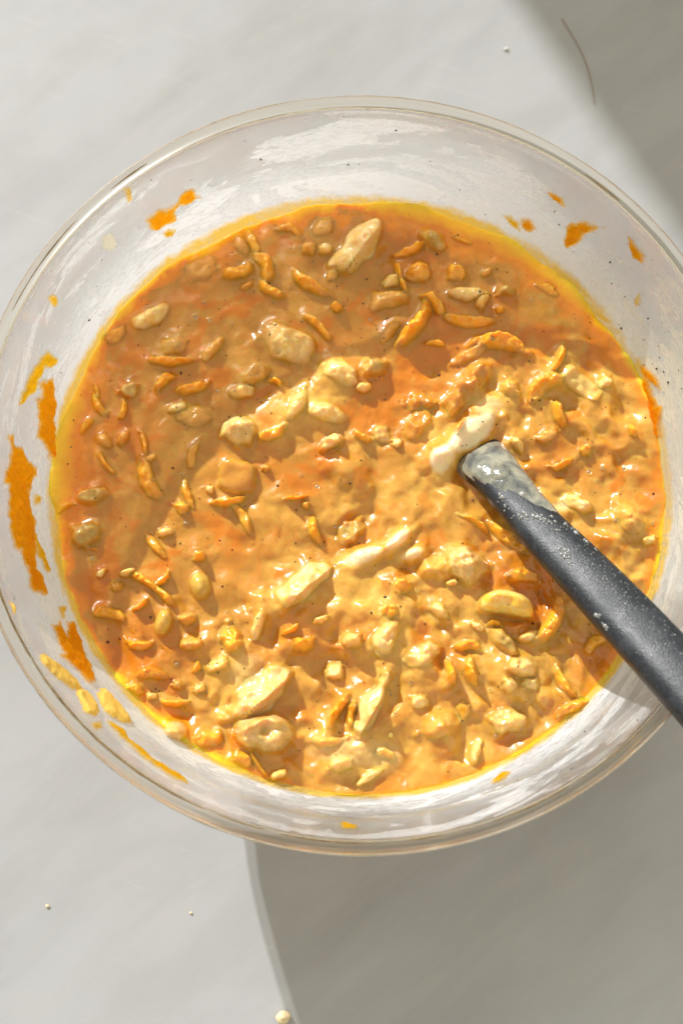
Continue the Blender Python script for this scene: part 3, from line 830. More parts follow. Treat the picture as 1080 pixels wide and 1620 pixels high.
BUBBLES=[(-61.2,63.8,1.01),(-55.9,62.6,0.90),(-58.0,69.4,0.68),(4.0,63.5,0.90),(-15.6,-1.3,1.01),(-9.0,-16.1,0.79),(-62.7,-15.0,1.01),(-64.5,-65.6,1.01),(-52.5,35.1,0.90),(-50.6,-46.8,0.56),(-47.2,-47.7,0.56),(-38.9,-47.0,0.56),(83.6,4.6,1.01),(88.5,6.0,0.68),(96.8,6.1,0.79),(84.9,-26.7,0.56),(91.6,-14.6,0.79),(105.3,-15.0,0.68),(52.2,-35.0,0.56),(17.4,-72.6,0.68),(10.3,-76.6,0.56),(11.8,-83.3,0.56),(45.0,-75.2,0.56),(46.7,-90.5,0.90),(45.2,-75.2,0.45),(3.4,-91.8,0.45),(-95.5,-28.3,0.79),(-74.6,0.5,0.56),(-47.4,61.3,0.56),(-26.2,75.9,0.45),(-23.1,73.3,0.45),(2.1,77.3,0.45),(-21.4,2.7,0.56),(-34.7,31.2,0.45),(31.6,-38.7,0.56),(10.1,-75.2,0.45),(86.2,1.3,0.45),(99.5,25.2,0.45),(-59.1,6.0,0.34),(-82.3,3.8,0.45),(20.3,-39.9,0.56),(64.7,71.3,0.56),(84.1,51.1,0.45),(48.8,53.5,0.56),(54.3,42.8,0.45)]

FIL = 4.6       # mm of fillet where batter climbs a piece
SUBM = 0.8      # mm that a piece's edge sits under the batter
def chunk_local(ch, X, Y, idx):
    """rho, v and height in mm of a piece at plan points X, Y (mm)"""
    kind, cx, cy_, L, W, ang, T = ch[:7]
    a = math.radians(ang)
    dx = X - cx; dy = Y - cy_
    u = (dx * math.cos(a) + dy * math.sin(a)) / (L / 2)
    v = (-dx * math.sin(a) + dy * math.cos(a)) / (W / 2)
    if kind == 'c' and L > 1.5 * W:                # grated shreds: thinner, longer, bent
        u = u / 1.18; v = v / 0.78
        v = v + (0.9 if idx % 2 else -0.9) * (u * u - 0.3) * (0.5 + 0.5 * ((idx * 37) % 11) / 10)
    if kind == 'q':                                # bent like a cashew
        v = v + 0.55 * (u * u - 0.35)
    p = {'k': 2.3, 'b': 3.6, 'g': 2.0, 'c': 2.5, 'q': 2.6}.get(kind, 2.3)
    rho = (np.abs(u) ** p + np.abs(v) ** p) ** (1 / p)
    amp = {'g': 0.03, 'b': 0.14, 'w': 0.45, 'w2': 0.40, 'k': 0.6, 'p': 0.42, 'q': 0.15}.get(kind, 0.42)
    s = 2.2 / max(L, W) * 2.2
    rho = rho * (1 + amp * fbm(dx * s * 0.7 + 31 * idx, dy * s * 0.7, idx, 2))
    return u, v, rho

def chunk_height(ch, X, Y, idx):
    kind, cx, cy_, L, W, ang, T = ch[:7]
    u, v, rho = chunk_local(ch, X, Y, idx)
    r = np.clip(rho, 0, 1)
    vs_ = -v if math.cos(math.radians(ang)) >= 0 else v       # +: the side away from the light
    if kind in ('k',):
        f = np.where(vs_ < 0.45, 0.25 + 0.75 * np.clip((vs_ + 1.1) / 1.55, 0, 1), 1.0 - 1.25 * np.clip((vs_ - 0.45) / 0.55, 0, 1) ** 0.8)
        h = f * (1 - r ** 4) ** 0.7 * (1 + 0.45 * fbm((X - cx) * 0.22 + idx * 7, (Y - cy_) * 0.22, idx + 5, 2))
    elif kind == 'b':
        h = (1 - r ** 7) ** 0.5 * (0.86 + 0.14 * v)
    elif kind == 'g':
        h = (1 - r ** 2.0) ** 0.5
    elif kind in ('w', 'w2'):
        h = (1 - r ** 2.6) ** 0.75 * (1 + 0.55 * fbm((X - cx) * 0.20 + idx * 7, (Y - cy_) * 0.20, idx + 5, 2))
    elif kind == 'r':
        h = (1 - r ** 2.2) ** 0.8 * (1 + 0.7 * fbm((X - cx) * 0.22 + idx * 7, (Y - cy_) * 0.22, idx + 5, 2))
    elif kind == 'q':
        h = (1 - r ** 3.0) ** 0.55 * (0.9 + 0.18 * np.abs(u))
    elif kind == 'c':
        h = (1 - r ** 2.6) ** 0.85 * (1 + 0.22 * np.clip(-vs_, -1, 1)) * (1 + 0.5 * fbm((X - cx) * 0.35 + idx * 3, (Y - cy_) * 0.35, idx + 9, 2))
    else:
        h = (1 - r ** 2.2) ** 0.95 * (1 + 0.55 * fbm((X - cx) * 0.3 + idx * 3, (Y - cy_) * 0.3, idx + 9, 2))
    T2 = T * 0.95
    hh = h * (T2 + SUBM) - SUBM
    return np.where(rho < 1, hh, -SUBM - (rho - 1) * 0.5 * min(L, W) * 0.8), rho

def base_h(X, Y):
    """batter surface without pieces, mm above ZB, and its paleness: cream plus painted sunlight"""
    R_ = np.hypot(X, Y)
    h = 1.1 * fbm(X / 26, Y / 26, 3, 2) + 1.3 * fbm((X * 0.77 - Y * 0.64) / 10, (X * 0.64 + Y * 0.77) / 10, 21, 2) + 0.12 * fbm(X / 3.0, Y / 3.0, 40, 2)
    lower = smooth(-30, 35, X * 0.62 - Y * 0.78)              # the freshly stirred side is lumpier
    h = h * (0.55 + 0.9 * lower)
    h = h + lower * 1.6 * fbm((X * 0.8 + Y * 0.6) / 9, (-X * 0.6 + Y * 0.8) / 17, 77, 2)
    wx = X + 4.5 * fbm(X / 8, Y / 8, 301, 2); wy = Y + 4.5 * fbm(X / 8 + 40, Y / 8, 302, 2)
    q1 = vnoise(wx / 6.0 + 5, wy / 6.0, 131) * 1.3
    q2 = vnoise((wx * 0.6 + wy * 0.8) / 5.0, (-wx * 0.8 + wy * 0.6) / 10.0, 151) * 1.3
    h = h + (1.9 * q1 + 1.7 * q2) * (0.35 + 0.75 * lower)
    cr = np.clip(-0.08 + 0.40 * lower + 0.75 * fbm((wx * 0.7 - wy * 0.7) / 12, (wx * 0.7 + wy * 0.7) / 15, 55, 3), 0, 1)  # paler towards the lower right: cream swirl plus painted sun on that side
    for i, (cx, cy_, L, W, ang, T, c) in enumerate(MOUNDS):
        a = math.radians(ang)
        dx = X - cx; dy = Y - cy_
        u = (dx * math.cos(a) + dy * math.sin(a)) / (L / 2)
        v = (-dx * math.sin(a) + dy * math.cos(a)) / (W / 2)
        g = np.sqrt(u * u + v * v) * (1 + 0.35 * fbm(dx / 7 + i * 13, dy / 7, i + 100, 3))
        m = 1 - smooth(0.0, 1.15, g)
        h = h + T * 1.05 * m
        cr = np.maximum(cr, c * (1 - smooth(0.2, 1.2, g)))
    fall = smooth(0, 9, RB * 1000 - R_)
    th = np.arctan2(Y, X)
    lip = 1.0 + 3.4 * fbm(np.cos(th) * 6 + 2, np.sin(th) * 6, 61, 4)
    return h * fall + lip * (1 - fall) ** 2, cr

# ------------------------------------------------------------------ batter
batter = empty('batter')
tag(batter, 'tan and orange carrot cake batter filling the glass bowl', 'batter')
NB = 560
s = np.linspace(-1, 1, NB)
A, B_ = np.meshgrid(s, s, indexing='ij')
X0 = A * np.sqrt(1 - B_ * B_ / 2); Y0 = B_ * np.sqrt(1 - A * A / 2)      # square to disc
TH0 = np.arctan2(Y0, X0)
R0 = np.hypot(X0, Y0)
wob = 1.0 + 0.38 / 111.0 * (1.0 + 3.4 * fbm(np.cos(TH0) * 6 + 2, np.sin(TH0) * 6, 61, 4)) * smooth(0.9, 1, R0)
RR = (RB - 0.0006) * 1000
X = X0 * RR * wob; Y = Y0 * RR * wob
hb, cream = base_h(X, Y)
rise = np.zeros_like(hb)
for i, ch in enumerate(CHUNKS):
    rad = max(ch[3], ch[4]) * 1.0 + 8
    msk = (np.abs(X - ch[1]) < rad) & (np.abs(Y - ch[2]) < rad)
    if not msk.any():
        continue
    hc, rho = chunk_height(ch, X[msk], Y[msk], i)
    add = smax(np.zeros_like(hc), hc - 0.5, FIL)
    rise[msk] = (rise[msk] ** 4 + add ** 4) ** 0.25
top = hb + rise
for bx_, by_, br in BUBBLES:
    d = np.hypot(X - bx_, Y - by_)
    top = top + 0.35 * np.exp(-((d - br * 1.15) / (0.35 * br)) ** 2) * (d < br * 3)
def skin_fields(X, Y):
    _, cream = base_h(X, Y)
    th = np.arctan2(Y, X)
    redge = RB * 1000 - np.hypot(X, Y)
    wid = 12.0 + 18 * fbm(np.cos(th) * 4, np.sin(th) * 4, 88, 3) + 10 * fbm(X / 6, Y / 6, 90, 3)
    ang_w = 0.72 + 0.48 * np.cos(th - math.radians(125))          # the oily margin is wider at the upper left
    edge = np.clip(1 - redge / np.maximum(wid * ang_w, 1.5), 0, 1)
    wx = X + 9 * fbm(X / 13 + 3, Y / 13, 401, 3); wy = Y + 9 * fbm(X / 13, Y / 13 + 7, 402, 3)
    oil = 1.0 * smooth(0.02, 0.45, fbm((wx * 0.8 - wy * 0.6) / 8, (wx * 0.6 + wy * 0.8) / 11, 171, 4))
    for ox, oy, oL, oW, oa, oc in OIL_SHADE:  # blobs darken the hollows and the strip shaded by the handle
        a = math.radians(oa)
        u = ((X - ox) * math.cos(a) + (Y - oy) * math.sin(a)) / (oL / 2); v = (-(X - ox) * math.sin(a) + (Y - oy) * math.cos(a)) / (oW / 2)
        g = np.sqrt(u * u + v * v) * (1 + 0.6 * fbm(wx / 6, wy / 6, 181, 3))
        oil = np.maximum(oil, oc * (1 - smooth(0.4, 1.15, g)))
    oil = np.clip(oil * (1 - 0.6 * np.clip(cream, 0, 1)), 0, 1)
    return cream, oil, edge
cream, oil, edge = skin_fields(X, Y)  # cream includes painted sunlight, oil the shade of hollows and handle
V = np.stack([X, Y, ZB * 1000 + top], -1).reshape(-1, 3) * MM
Q = grid_quads(NB, NB)[:, ::-1]
# walls and floor of the batter body, following the glass
idx = np.arange(NB * NB).reshape(NB, NB)
ringi = np.concatenate([idx[0, :], idx[1:, -1], idx[-1, ::-1][1:], idx[::-1, 0][1:-1]])
nr = len(ringi)
ringv = V[ringi]
verts = [V]; quads = [Q]
cr_l = [cream.ravel()]; ed_l = [edge.ravel()]; oil_shade_l = [oil.ravel()]
prev = ringi; off = NB * NB
ang_r = np.arctan2(ringv[:, 1], ringv[:, 0])
for z in (0.066, 0.053, 0.036, 0.018, 0.0085):
    r_ = float(np.interp(z, zz, ri)) - 0.0005
    vv = np.stack([r_ * np.cos(ang_r), r_ * np.sin(ang_r), np.full(nr, z)], -1)
    verts.append(vv); cur = np.arange(off, off + nr); off += nr
    quads.append(np.stack([prev, np.roll(prev, -1), np.roll(cur, -1), cur], -1))
    oil_shade_l.append(np.zeros(nr)); cr_l.append(np.zeros(nr)); ed_l.append(np.full(nr, 0.5)); prev = cur
vv = np.stack([0.002 * np.cos(ang_r), 0.002 * np.sin(ang_r), np.full(nr, 0.0085)], -1)
verts.append(vv); cur = np.arange(off, off + nr)
quads.append(np.stack([prev, np.roll(prev, -1), np.roll(cur, -1), cur], -1))
oil_shade_l.append(np.zeros(nr)); cr_l.append(np.zeros(nr)); ed_l.append(np.full(nr, 0.5))
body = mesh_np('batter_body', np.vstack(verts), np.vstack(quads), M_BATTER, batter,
               {'oil': np.concatenate(oil_shade_l), 'cream': np.concatenate(cr_l), 'edge': np.concatenate(ed_l)})
bm = bmesh.new(); bm.from_mesh(body.data)
bmesh.ops.recalc_face_normals(bm, faces=bm.faces)
bm.to_mesh(body.data); bm.free()

def surf_z(x, y):
    """top of the batter at a plan point in mm (nearest grid vertex)"""
    k = np.argmin((X - x) ** 2 + (Y - y) ** 2)
    return ZB * 1000 + float(top.ravel()[k])

# ------------------------------------------------------------------ pieces stirred into the batter
NAMES = {'c': 'carrot_piece', 'l': 'batter_lump', 'r': 'batter_ridge', 'p': 'pale_piece', 'w': 'walnut_piece', 'w2': 'walnut_piece',
         'k': 'cream_wedge', 'b': 'tan_block', 'g': 'golden_raisin', 'q': 'cashew_piece'}
CATS = {'c': 'carrot', 'l': 'lump', 'r': 'lump', 'p': 'nut piece', 'w': 'walnut', 'w2': 'walnut', 'k': 'batter chunk', 'b': 'batter chunk', 'g': 'raisin', 'q': 'nut'}
GROUPS = {'c': 'carrot pieces in the batter', 'l': 'coated lumps in the batter', 'r': 'coated lumps in the batter', 'p': 'pale pieces in the batter',
          'w': 'walnut pieces in the batter', 'w2': 'walnut pieces in the batter', 'k': 'big wedges in the batter', 'b': 'big wedges in the batter', 'g': 'raisins in the batter', 'q': 'pale pieces in the batter'}
LOOK = {'c': 'orange carrot bit', 'l': 'tan batter-coated lump', 'r': 'wet tan lump', 'p': 'pale cream bit', 'w': 'olive walnut bit', 'w2': 'pale walnut bit'}
marks = [(c[1], c[2], c[8]) for c in CHUNKS if c[8]]
def where(dx, dy):
    a = math.degrees(math.atan2(dy, dx)) % 360
    return ['right of', 'up and right of', 'above', 'up and left of', 'left of', 'down and left of', 'below', 'down and right of'][int((a + 22.5) // 45) % 8]
minor = {}
for i, c in enumerate(CHUNKS):
    if c[7]: continue
    dd, mk = min(((math.hypot(c[1] - m[0], c[2] - m[1]), m) for m in marks), key=lambda q: q[0])
    size = 'tiny' if c[3] < 6 else ('small' if c[3] < 11 else ('long' if c[3] > 2.2 * c[4] else 'medium'))
    minor.setdefault((size + ' ' + LOOK[c[0]], where(c[1] - mk[0], c[2] - mk[1]), mk[2]), []).append((dd, i))
auto = {}
for (look, wh, mk), lst in minor.items():
    lst.sort()
    ordw = ['nearest', 'second nearest', 'third nearest', 'fourth nearest', 'fifth nearest']
    for n_, (dd, i) in enumerate(lst):
        auto[i] = f'{look} {wh} {mk}' if len(lst) == 1 else f'{look} {wh} {mk}, {ordw[n_]} of {len(lst)}'

def make_chunk(i, ch):
    kind, cx, cy_, L, W, ang, T = ch[:7]
    big = max(L, W) > 13
    nr_, nt_ = (26, 64) if big else (16, 44)
    a = math.radians(ang)
    rr = np.linspace(0, 1, nr_ + 1)[1:] ** 0.8
    tt = np.linspace(0, 2 * np.pi, nt_, endpoint=False)
    # march each ray outwards until rho = 1, so that the outline is the piece's own
    ext = 2.4
    ks = np.linspace(0, ext, 60)
    ux = np.cos(tt)[:, None] * ks * L / 2; vy = np.sin(tt)[:, None] * ks * W / 2
    PX = cx + ux * math.cos(a) - vy * math.sin(a); PY = cy_ + ux * math.sin(a) + vy * math.cos(a)
    _, _, rho = chunk_local(ch, PX, PY, i)
    first = np.argmax(rho >= 1.0, axis=1); first[first == 0] = 59
    lim = ks[first]
    lim = np.convolve(np.concatenate([lim[-2:], lim, lim[:2]]), np.ones(3) / 3, 'same')[2:-2]
    kk = rr[:, None] * lim[None]
    ux = np.cos(tt)[None] * kk * L / 2; vy = np.sin(tt)[None] * kk * W / 2
    PX = cx + ux * math.cos(a) - vy * math.sin(a); PY = cy_ + ux * math.sin(a) + vy * math.cos(a)
    hc, rho = chunk_height(ch, PX, PY, i)
    b0, _ = base_h(PX, PY)
    rr_ = np.clip(rho, 0, 1.2)
    Z = ZB * 1000 + b0 + smax(np.zeros_like(hc), hc - 0.5, FIL) + 0.16 - 1.3 * smooth(0.86, 1.0, rr_)
    h0, _ = chunk_height(ch, np.array([cx]), np.array([cy_]), i)
    bc, _ = base_h(np.array([cx]), np.array([cy_]))
    z0 = ZB * 1000 + bc[0]
    zc_ = z0 + float(smax(np.zeros(1), h0 - 0.5, FIL)[0]) + 0.16
    top_v = np.concatenate([[[cx, cy_, zc_]], np.stack([PX, PY, Z], -1).reshape(-1, 3)])
    # underside
    low = np.stack([cx + (PX[-1] - cx) * 0.7, cy_ + (PY[-1] - cy_) * 0.7, np.full(nt_, z0 - 0.45 * min(W, 2 * T + 3) - 0.8)], -1)
    lowc = np.array([[cx, cy_, z0 - 0.6 * min(W, 2 * T + 3) - 0.8]])
    Vv = np.concatenate([top_v, low, lowc])
    faces = []
    for j in range(nt_):
        j2 = (j + 1) % nt_
        faces.append((0, 1 + j, 1 + j2))
        for k in range(nr_ - 1):
            faces.append((1 + k * nt_ + j, 1 + (k + 1) * nt_ + j, 1 + (k + 1) * nt_ + j2, 1 + k * nt_ + j2))
        lo = 1 + nr_ * nt_
        faces.append((1 + (nr_ - 1) * nt_ + j, lo + j, lo + j2, 1 + (nr_ - 1) * nt_ + j2))
        faces.append((lo + j, lo + nt_, lo + j2))
    b_r = 1 - (smooth(0.72, 0.98, rr_) if kind in ('q', 'g', 'w2', 'k') else smooth(0.40, 0.95, rr_))
    lowT = 0.6 if T < 3.2 else 1.0
    bare = np.concatenate([[lowT], (b_r * lowT).ravel(), np.zeros(nt_ + 1)])
    fx = np.concatenate([[cx], PX.ravel(), np.full(nt_ + 1, cx)]); fy = np.concatenate([[cy_], PY.ravel(), np.full(nt_ + 1, cy_)])
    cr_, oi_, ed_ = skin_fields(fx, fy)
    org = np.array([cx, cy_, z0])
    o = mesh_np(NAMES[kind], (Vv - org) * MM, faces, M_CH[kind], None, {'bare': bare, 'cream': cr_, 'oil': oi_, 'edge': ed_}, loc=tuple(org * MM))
    tag(o, ch[7] or auto[i], CATS[kind], GROUPS[kind])
    return o

for i, ch in enumerate(CHUNKS):
    make_chunk(i, ch)

# ------------------------------------------------------------------ bubbles and spice in the batter
def bubble_mesh():
    n_, k_ = 18, 7
    prof = [(math.sin(t), math.cos(t)) for t in np.linspace(0.05, math.pi * 0.62, k_)]
    V_ = []; co = []
    for r_, z_ in prof:
        for j in range(n_):
            t = 2 * math.pi * j / n_
            V_.append((r_ * math.cos(t), r_ * math.sin(t), z_)); co.append(min(1, max(0, (r_ - 0.7) / 0.3)))
    q = grid_quads(k_, n_, True)
    q = np.vstack([q])
    return V_, q, co
bv, bq, bc_ = bubble_mesh()
b_first = None
for bx_, by_, br in BUBBLES:
    z = surf_z(bx_, by_)
    if b_first is None:
        o = mesh_np('bubble', bv, bq, M_BUBBLE, batter, {'bare': bc_})
        b_first = o
    else:
        o = b_first.copy(); col.objects.link(o); o.parent = batter
    o.location = (bx_ * MM, by_ * MM, (z - br * 0.15) * MM)
    o.scale = (br * MM, br * MM, br * 0.55 * MM)

def specks(name, pts, parent):
    V_ = []; F_ = []
    for (x, y, z, r_) in pts:
        b0 = len(V_)
        V_ += [(x + r_ * rng.uniform(.7, 1.3), y, z), (x, y + r_ * rng.uniform(.7, 1.3), z), (x - r_ * rng.uniform(.7, 1.3), y, z), (x, y - r_ * rng.uniform(.7, 1.3), z), (x, y, z + r_ * .6), (x, y, z - r_)]
        F_ += [(b0, b0 + 1, b0 + 4), (b0 + 1, b0 + 2, b0 + 4), (b0 + 2, b0 + 3, b0 + 4), (b0 + 3, b0, b0 + 4), (b0 + 1, b0, b0 + 5), (b0 + 2, b0 + 1, b0 + 5), (b0 + 3, b0 + 2, b0 + 5), (b0, b0 + 3, b0 + 5)]
    o = mesh_np(name, V_, F_, M_SPECK, parent)
    o['kind'] = 'stuff'
    return o
pts = []
from mathutils.bvhtree import BVHTree
for _ in range(420):
    r_ = 108 * math.sqrt(rng.random()); t = rng.uniform(0, 2 * math.pi)
    x, y = r_ * math.cos(t), r_ * math.sin(t)
    z = surf_z(x, y)
    size = rng.choice([0.18, 0.22, 0.26, 0.30, 0.36]) if rng.random() < 0.93 else 0.55
    pts.append((x * MM, y * MM, (z + 0.16) * MM, size * MM))
specks('spice_specks', pts, batter)
pts = []
for _ in range(150):
    t = rng.uniform(-1.2, 3.6); z = rng.uniform(ZB + 0.003, 0.116)
    if rng.random() < 0.45: t = rng.gauss(0.45, 0.35)
    r_ = float(np.interp(z, zz, ri)) - 0.0007
    pts.append((r_ * math.cos(t), r_ * math.sin(t), z, rng.choice([0.15, 0.2, 0.25, 0.3, 0.5]) * MM))
specks('glass_specks', pts, bowl)

# ------------------------------------------------------------------ smears on the glass
def poly_sdf(px, py, P):
    P = np.asarray(P, float); Q_ = np.roll(P, -1, 0)
    d2 = np.full(px.shape, 1e9); ins = np.zeros(px.shape, bool)
    for (ax, ay), (bx_, by_) in zip(P, Q_):
        ex, ey = bx_ - ax, by_ - ay
        t = np.clip(((px - ax) * ex + (py - ay) * ey) / max(ex * ex + ey * ey, 1e-12), 0, 1)
        d2 = np.minimum(d2, (px - ax - t * ex) ** 2 + (py - ay - t * ey) ** 2)
        c = ((ay > py) != (by_ > py)) & (px < (bx_ - ax) * (py - ay) / (by_ - ay + 1e-12) + ax)
        ins ^= c
    return np.where(ins, np.sqrt(d2), -np.sqrt(d2))

for si, (kind, label, P) in enumerate(SMEARS):
    P = np.array(P)
    t_ref = P[0, 0]
    P[:, 0] = (P[:, 0] - t_ref + 180) % 360 - 180 + t_ref
    S_ = np.stack([np.radians(P[:, 0]) * 118.0, P[:, 1] * 1.08], -1)      # mm along and up the wall
    lo = S_.min(0) - 1.2; hi = S_.max(0) + 1.2
    step = 0.24
    gu = np.arange(lo[0], hi[0], step); gv = np.arange(lo[1], hi[1], step)
    U, Vg = np.meshgrid(gu, gv, indexing='ij')
    d = poly_sdf(U, Vg, S_) + 1.5 * fbm(U / 4.0 + si * 9, Vg / 4.0, 200 + si, 3) + 0.8
    thick = {'t': 1.9, 'm': 0.5, 'd': 0.5}.get(kind, 0.9)
    wdt = {'t': 2.0}.get(kind, 1.6)
    hgt = thick * np.sqrt(np.clip(d / wdt, 0, 1)) * (1 + (0.25 if kind == 't' else 0.7) * fbm(U / (3.5 if kind == 't' else 2.2), Vg / (3.5 if kind == 't' else 2.2) + si * 5, 300 + si, 2))
    zz_ = np.clip(Vg / 1.08, 66, 119.5) * MM
    r_ = np.interp(zz_, zz, ri) - 0.0004 - (hgt + 0.02) * MM
    th_ = U / 118.0
    VV = np.stack([r_ * np.cos(th_), r_ * np.sin(th_), zz_], -1)
    keep_v = d > 0
    n0, n1 = U.shape
    idg = np.arange(n0 * n1).reshape(n0, n1)
    kq = keep_v[:-1, :-1] & keep_v[1:, :-1] & keep_v[1:, 1:] & keep_v[:-1, 1:]
    qq = np.stack([idg[:-1, :-1][kq], idg[1:, :-1][kq], idg[1:, 1:][kq], idg[:-1, 1:][kq]], -1)
    if len(qq) < 2:
        continue
    used = np.unique(qq); remap = -np.ones(n0 * n1, int); remap[used] = np.arange(len(used))
    front = VV.reshape(-1, 3)[used]
    coat = 1 - np.clip(d.ravel()[used] / {'t': 1.2}.get(kind, 2.6), 0, 1)
    q2 = remap[qq]
    c0 = front.mean(0)
    o = mesh_np('batter_smear', front - c0, q2, M_SM[kind], None, {'coat': coat}, loc=tuple(c0))
    bm = bmesh.new(); bm.from_mesh(o.data)
    inward = Vector((-c0[0], -c0[1], 0))
    nsum = sum((f.normal for f in bm.faces), Vector())
    if nsum.dot(inward) < 0:
        bmesh.ops.reverse_faces(bm, faces=bm.faces)
    bm.to_mesh(o.data); bm.free()
    tag(o, label, 'smear', 'batter smears on the glass')

# ------------------------------------------------------------------ spatula
M_NYLON = None
def mat_nylon():
    m, nt, b = new_mat('grey_nylon')
    tc = N(nt, 'ShaderNodeTexCoord').outputs['Object']
    n = noise(nt, tc, 900, 3)
    c = mixc(nt, ramp(nt, [(0.4, 0.0), (0.62, 1.0)], n.outputs[0]).outputs[0], (0.013, 0.016, 0.020), (0.026, 0.031, 0.038))
    st = noise(nt, tc, 110, 4, 0.6, 0.8)
    c = mixc(nt, ramp(nt, [(0.5, 0.0), (0.72, 0.25)], st.outputs[0]).outputs[0], c, (0.075, 0.085, 0.095))
    nt.links.new(c, b.inputs['Base Color'])
    rr = ramp(nt, [(0.35, 0.30), (0.65, 0.44)], st.outputs[0])
    nt.links.new(rr.outputs[0], b.inputs['Roughness'])
    g = noise(nt, tc, 1500, 3, 0.6)
    bump(nt, g.outputs[0], 0.30, 0.0005, b)
    b.inputs['Specular IOR Level'].default_value = 0.32
    return m
M_NYLON = mat_nylon()
M_COAT = mat_chunk('grey_batter_film', (0.09, 0.10, 0.10), (0.34, 0.33, 0.25), rough=0.14, sss=0.1, bumpd=0.0012, bs=0.4, scale=150, skin=False)
M_DROP = mat_plain('wet_drop', (0.24, 0.25, 0.25), 0.14, 0.0, spec=1.0)

def section(w, t, n=40, flat=0.0):
    """rounded cross-section, flat-topped: (side, up) pairs"""
    out = []
    for j in range(n):
        a = 2 * math.pi * j / n
        c, s_ = math.cos(a), math.sin(a)
        p = 3.0
        x = math.copysign(abs(c) ** (2 / p), c) * w / 2
        y = math.copysign(abs(s_) ** (2 / p), s_) * t / 2
        if y > 0:
            y *= 1 - 0.10 * (x / (w / 2)) ** 2
        out.append((x, y))
    return out

path = [  # x, y, z (mm), width, thickness
    (30.0, 34.0, 52.0, 34.0, 6.0), (38.0, 20.0, 63.0, 26.0, 8.0), (43.5, 10.5, 72.0, 19.5, 10.0), (46.8, 4.6, 78.4, 17.6, 11.0),
    (50.5, -1.6, 82.6, 16.8, 10.5), (55.0, -9.6, 86.6, 15.8, 10.0), (59.0, -16.5, 90.2, 15.6, 10.0), (64.0, -24.6, 95.0, 16.8, 10.5),
    (70.5, -33.8, 101.0, 17.6, 10.5), (78.2, -45.6, 108.5, 18.6, 11.0), (86.4, -58.4, 117.0, 19.2, 11.0), (95.0, -72.2, 125.8, 19.6, 11.5),
    (105.2, -88.5, 136.0, 19.8, 11.5), (117.2, -108.0, 148.0, 19.8, 11.5), (131.2, -130.5, 161.8, 19.4, 11.0), (147.0, -156.0, 177.5, 18.0, 10.0), (152.0, -166.5, 183.4, 14.0, 8.0)]

def frames(pts):
    P_ = [Vector(p[:3]) for p in pts]
    fr = []
    for i, p in enumerate(P_):
        t = (P_[min(i + 1, len(P_) - 1)] - P_[max(i - 1, 0)]).normalized()
        side = t.cross(Vector((0, 0, 1))).normalized()
        up_ = side.cross(t)
        fr.append((p, t, side, up_))
    return fr

def resample(pts, n):
    pts = np.array(pts, float)
    d = np.concatenate([[0], np.cumsum(np.linalg.norm(np.diff(pts[:, :3], axis=0), axis=1))])
    t = np.linspace(0, d[-1], n)
    out = np.stack([np.interp(t, d, pts[:, k]) for k in range(5)], -1)
    for _ in range(3):
        out[1:-1] = out[:-2] * .25 + out[1:-1] * .5 + out[2:] * .25
    return out

def sweep(name, pts, mat, parent, nsec=44, grow=0.0, attrs=None, cap=True, wobble=None):
    fr = frames(pts)
    V_ = []
    for i, ((p, t, sd, up_), row) in enumerate(zip(fr, pts)):
        for j, (x, y) in enumerate(section(row[3] + 2 * grow, row[4] + 2 * grow, nsec)):
            g = wobble(i, j) if wobble else 0
            q = p + sd * (x * (1 + g)) + up_ * (y * (1 + g))
            V_.append((q.x * MM, q.y * MM, q.z * MM))
    q = [tuple(x) for x in grid_quads(len(pts), nsec, True)]
    if cap:
        q.append(tuple(range(nsec))); q.append(tuple(range((len(pts) - 1) * nsec, len(pts) * nsec))[::-1])
    o = mesh_np(name, V_, q, mat, parent, attrs)
    bm = bmesh.new(); bm.from_mesh(o.data); bmesh.ops.recalc_face_normals(bm, faces=bm.faces); bm.to_mesh(o.data); bm.free()
    return o

spat = empty('spatula', (0, 0, 0))
tag(spat, 'dark grey spatula with a wet speckled handle standing in the batter', 'spatula')
full = resample(path, 120)
k_head = int(np.argmin(np.abs(full[:, 2] - 70)))
sweep('handle', full[k_head:], M_NYLON, spat)
# blade under the batter
blade = resample([(30, 34, 40, 40, 6.0), (33, 29, 47, 44, 7.0), (36, 23.5, 55, 40, 8.0), (40, 17, 63, 28, 9.0), (43.5, 10.5, 70.5, 20, 10.0)], 30)
sweep('blade', blade, M_NYLON, spat)
# greyish batter clinging to the neck
nk = full[(full[:, 2] > 73) & (full[:, 2] < 97)]
nsec = 64
fr = frames(nk)
V_ = []; coat = []
L_ = len(nk)
for i, ((p, t, sd, up_), row) in enumerate(zip(fr, nk)):
    for j, (x, y) in enumerate(section(row[3], row[4], nsec)):
        f = i / (L_ - 1)
        xs = x / (row[3] / 2)
        end = 0.60 + 0.36 * (-xs) * 0.9 + 0.25 * float(fbm(np.array([x / 3.0]), np.array([y / 3.0 + 4]), 5, 3)[0])
        lift = 0.75 * (1 - float(smooth(end - 0.12, end, f))) - 0.25
        lift *= 1 + 0.9 * float(fbm(np.array([x / 4 + 9]), np.array([f * 7]), 8, 3)[0])
        n_ = Vector((x / (row[3] / 2) ** 2, y / (row[4] / 2) ** 2)).normalized()
        q = p + sd * (x + n_.x * lift) + up_ * (y + n_.y * lift)
        V_.append((q.x * MM, q.y * MM, q.z * MM)); coat.append(0.35 + 0.6 * float(fbm(np.array([x / 5]), np.array([f * 5]), 12, 3)[0]))
mesh_np('batter_coating', V_, grid_quads(L_, nsec, True), M_COAT, spat, {'coat': coat})
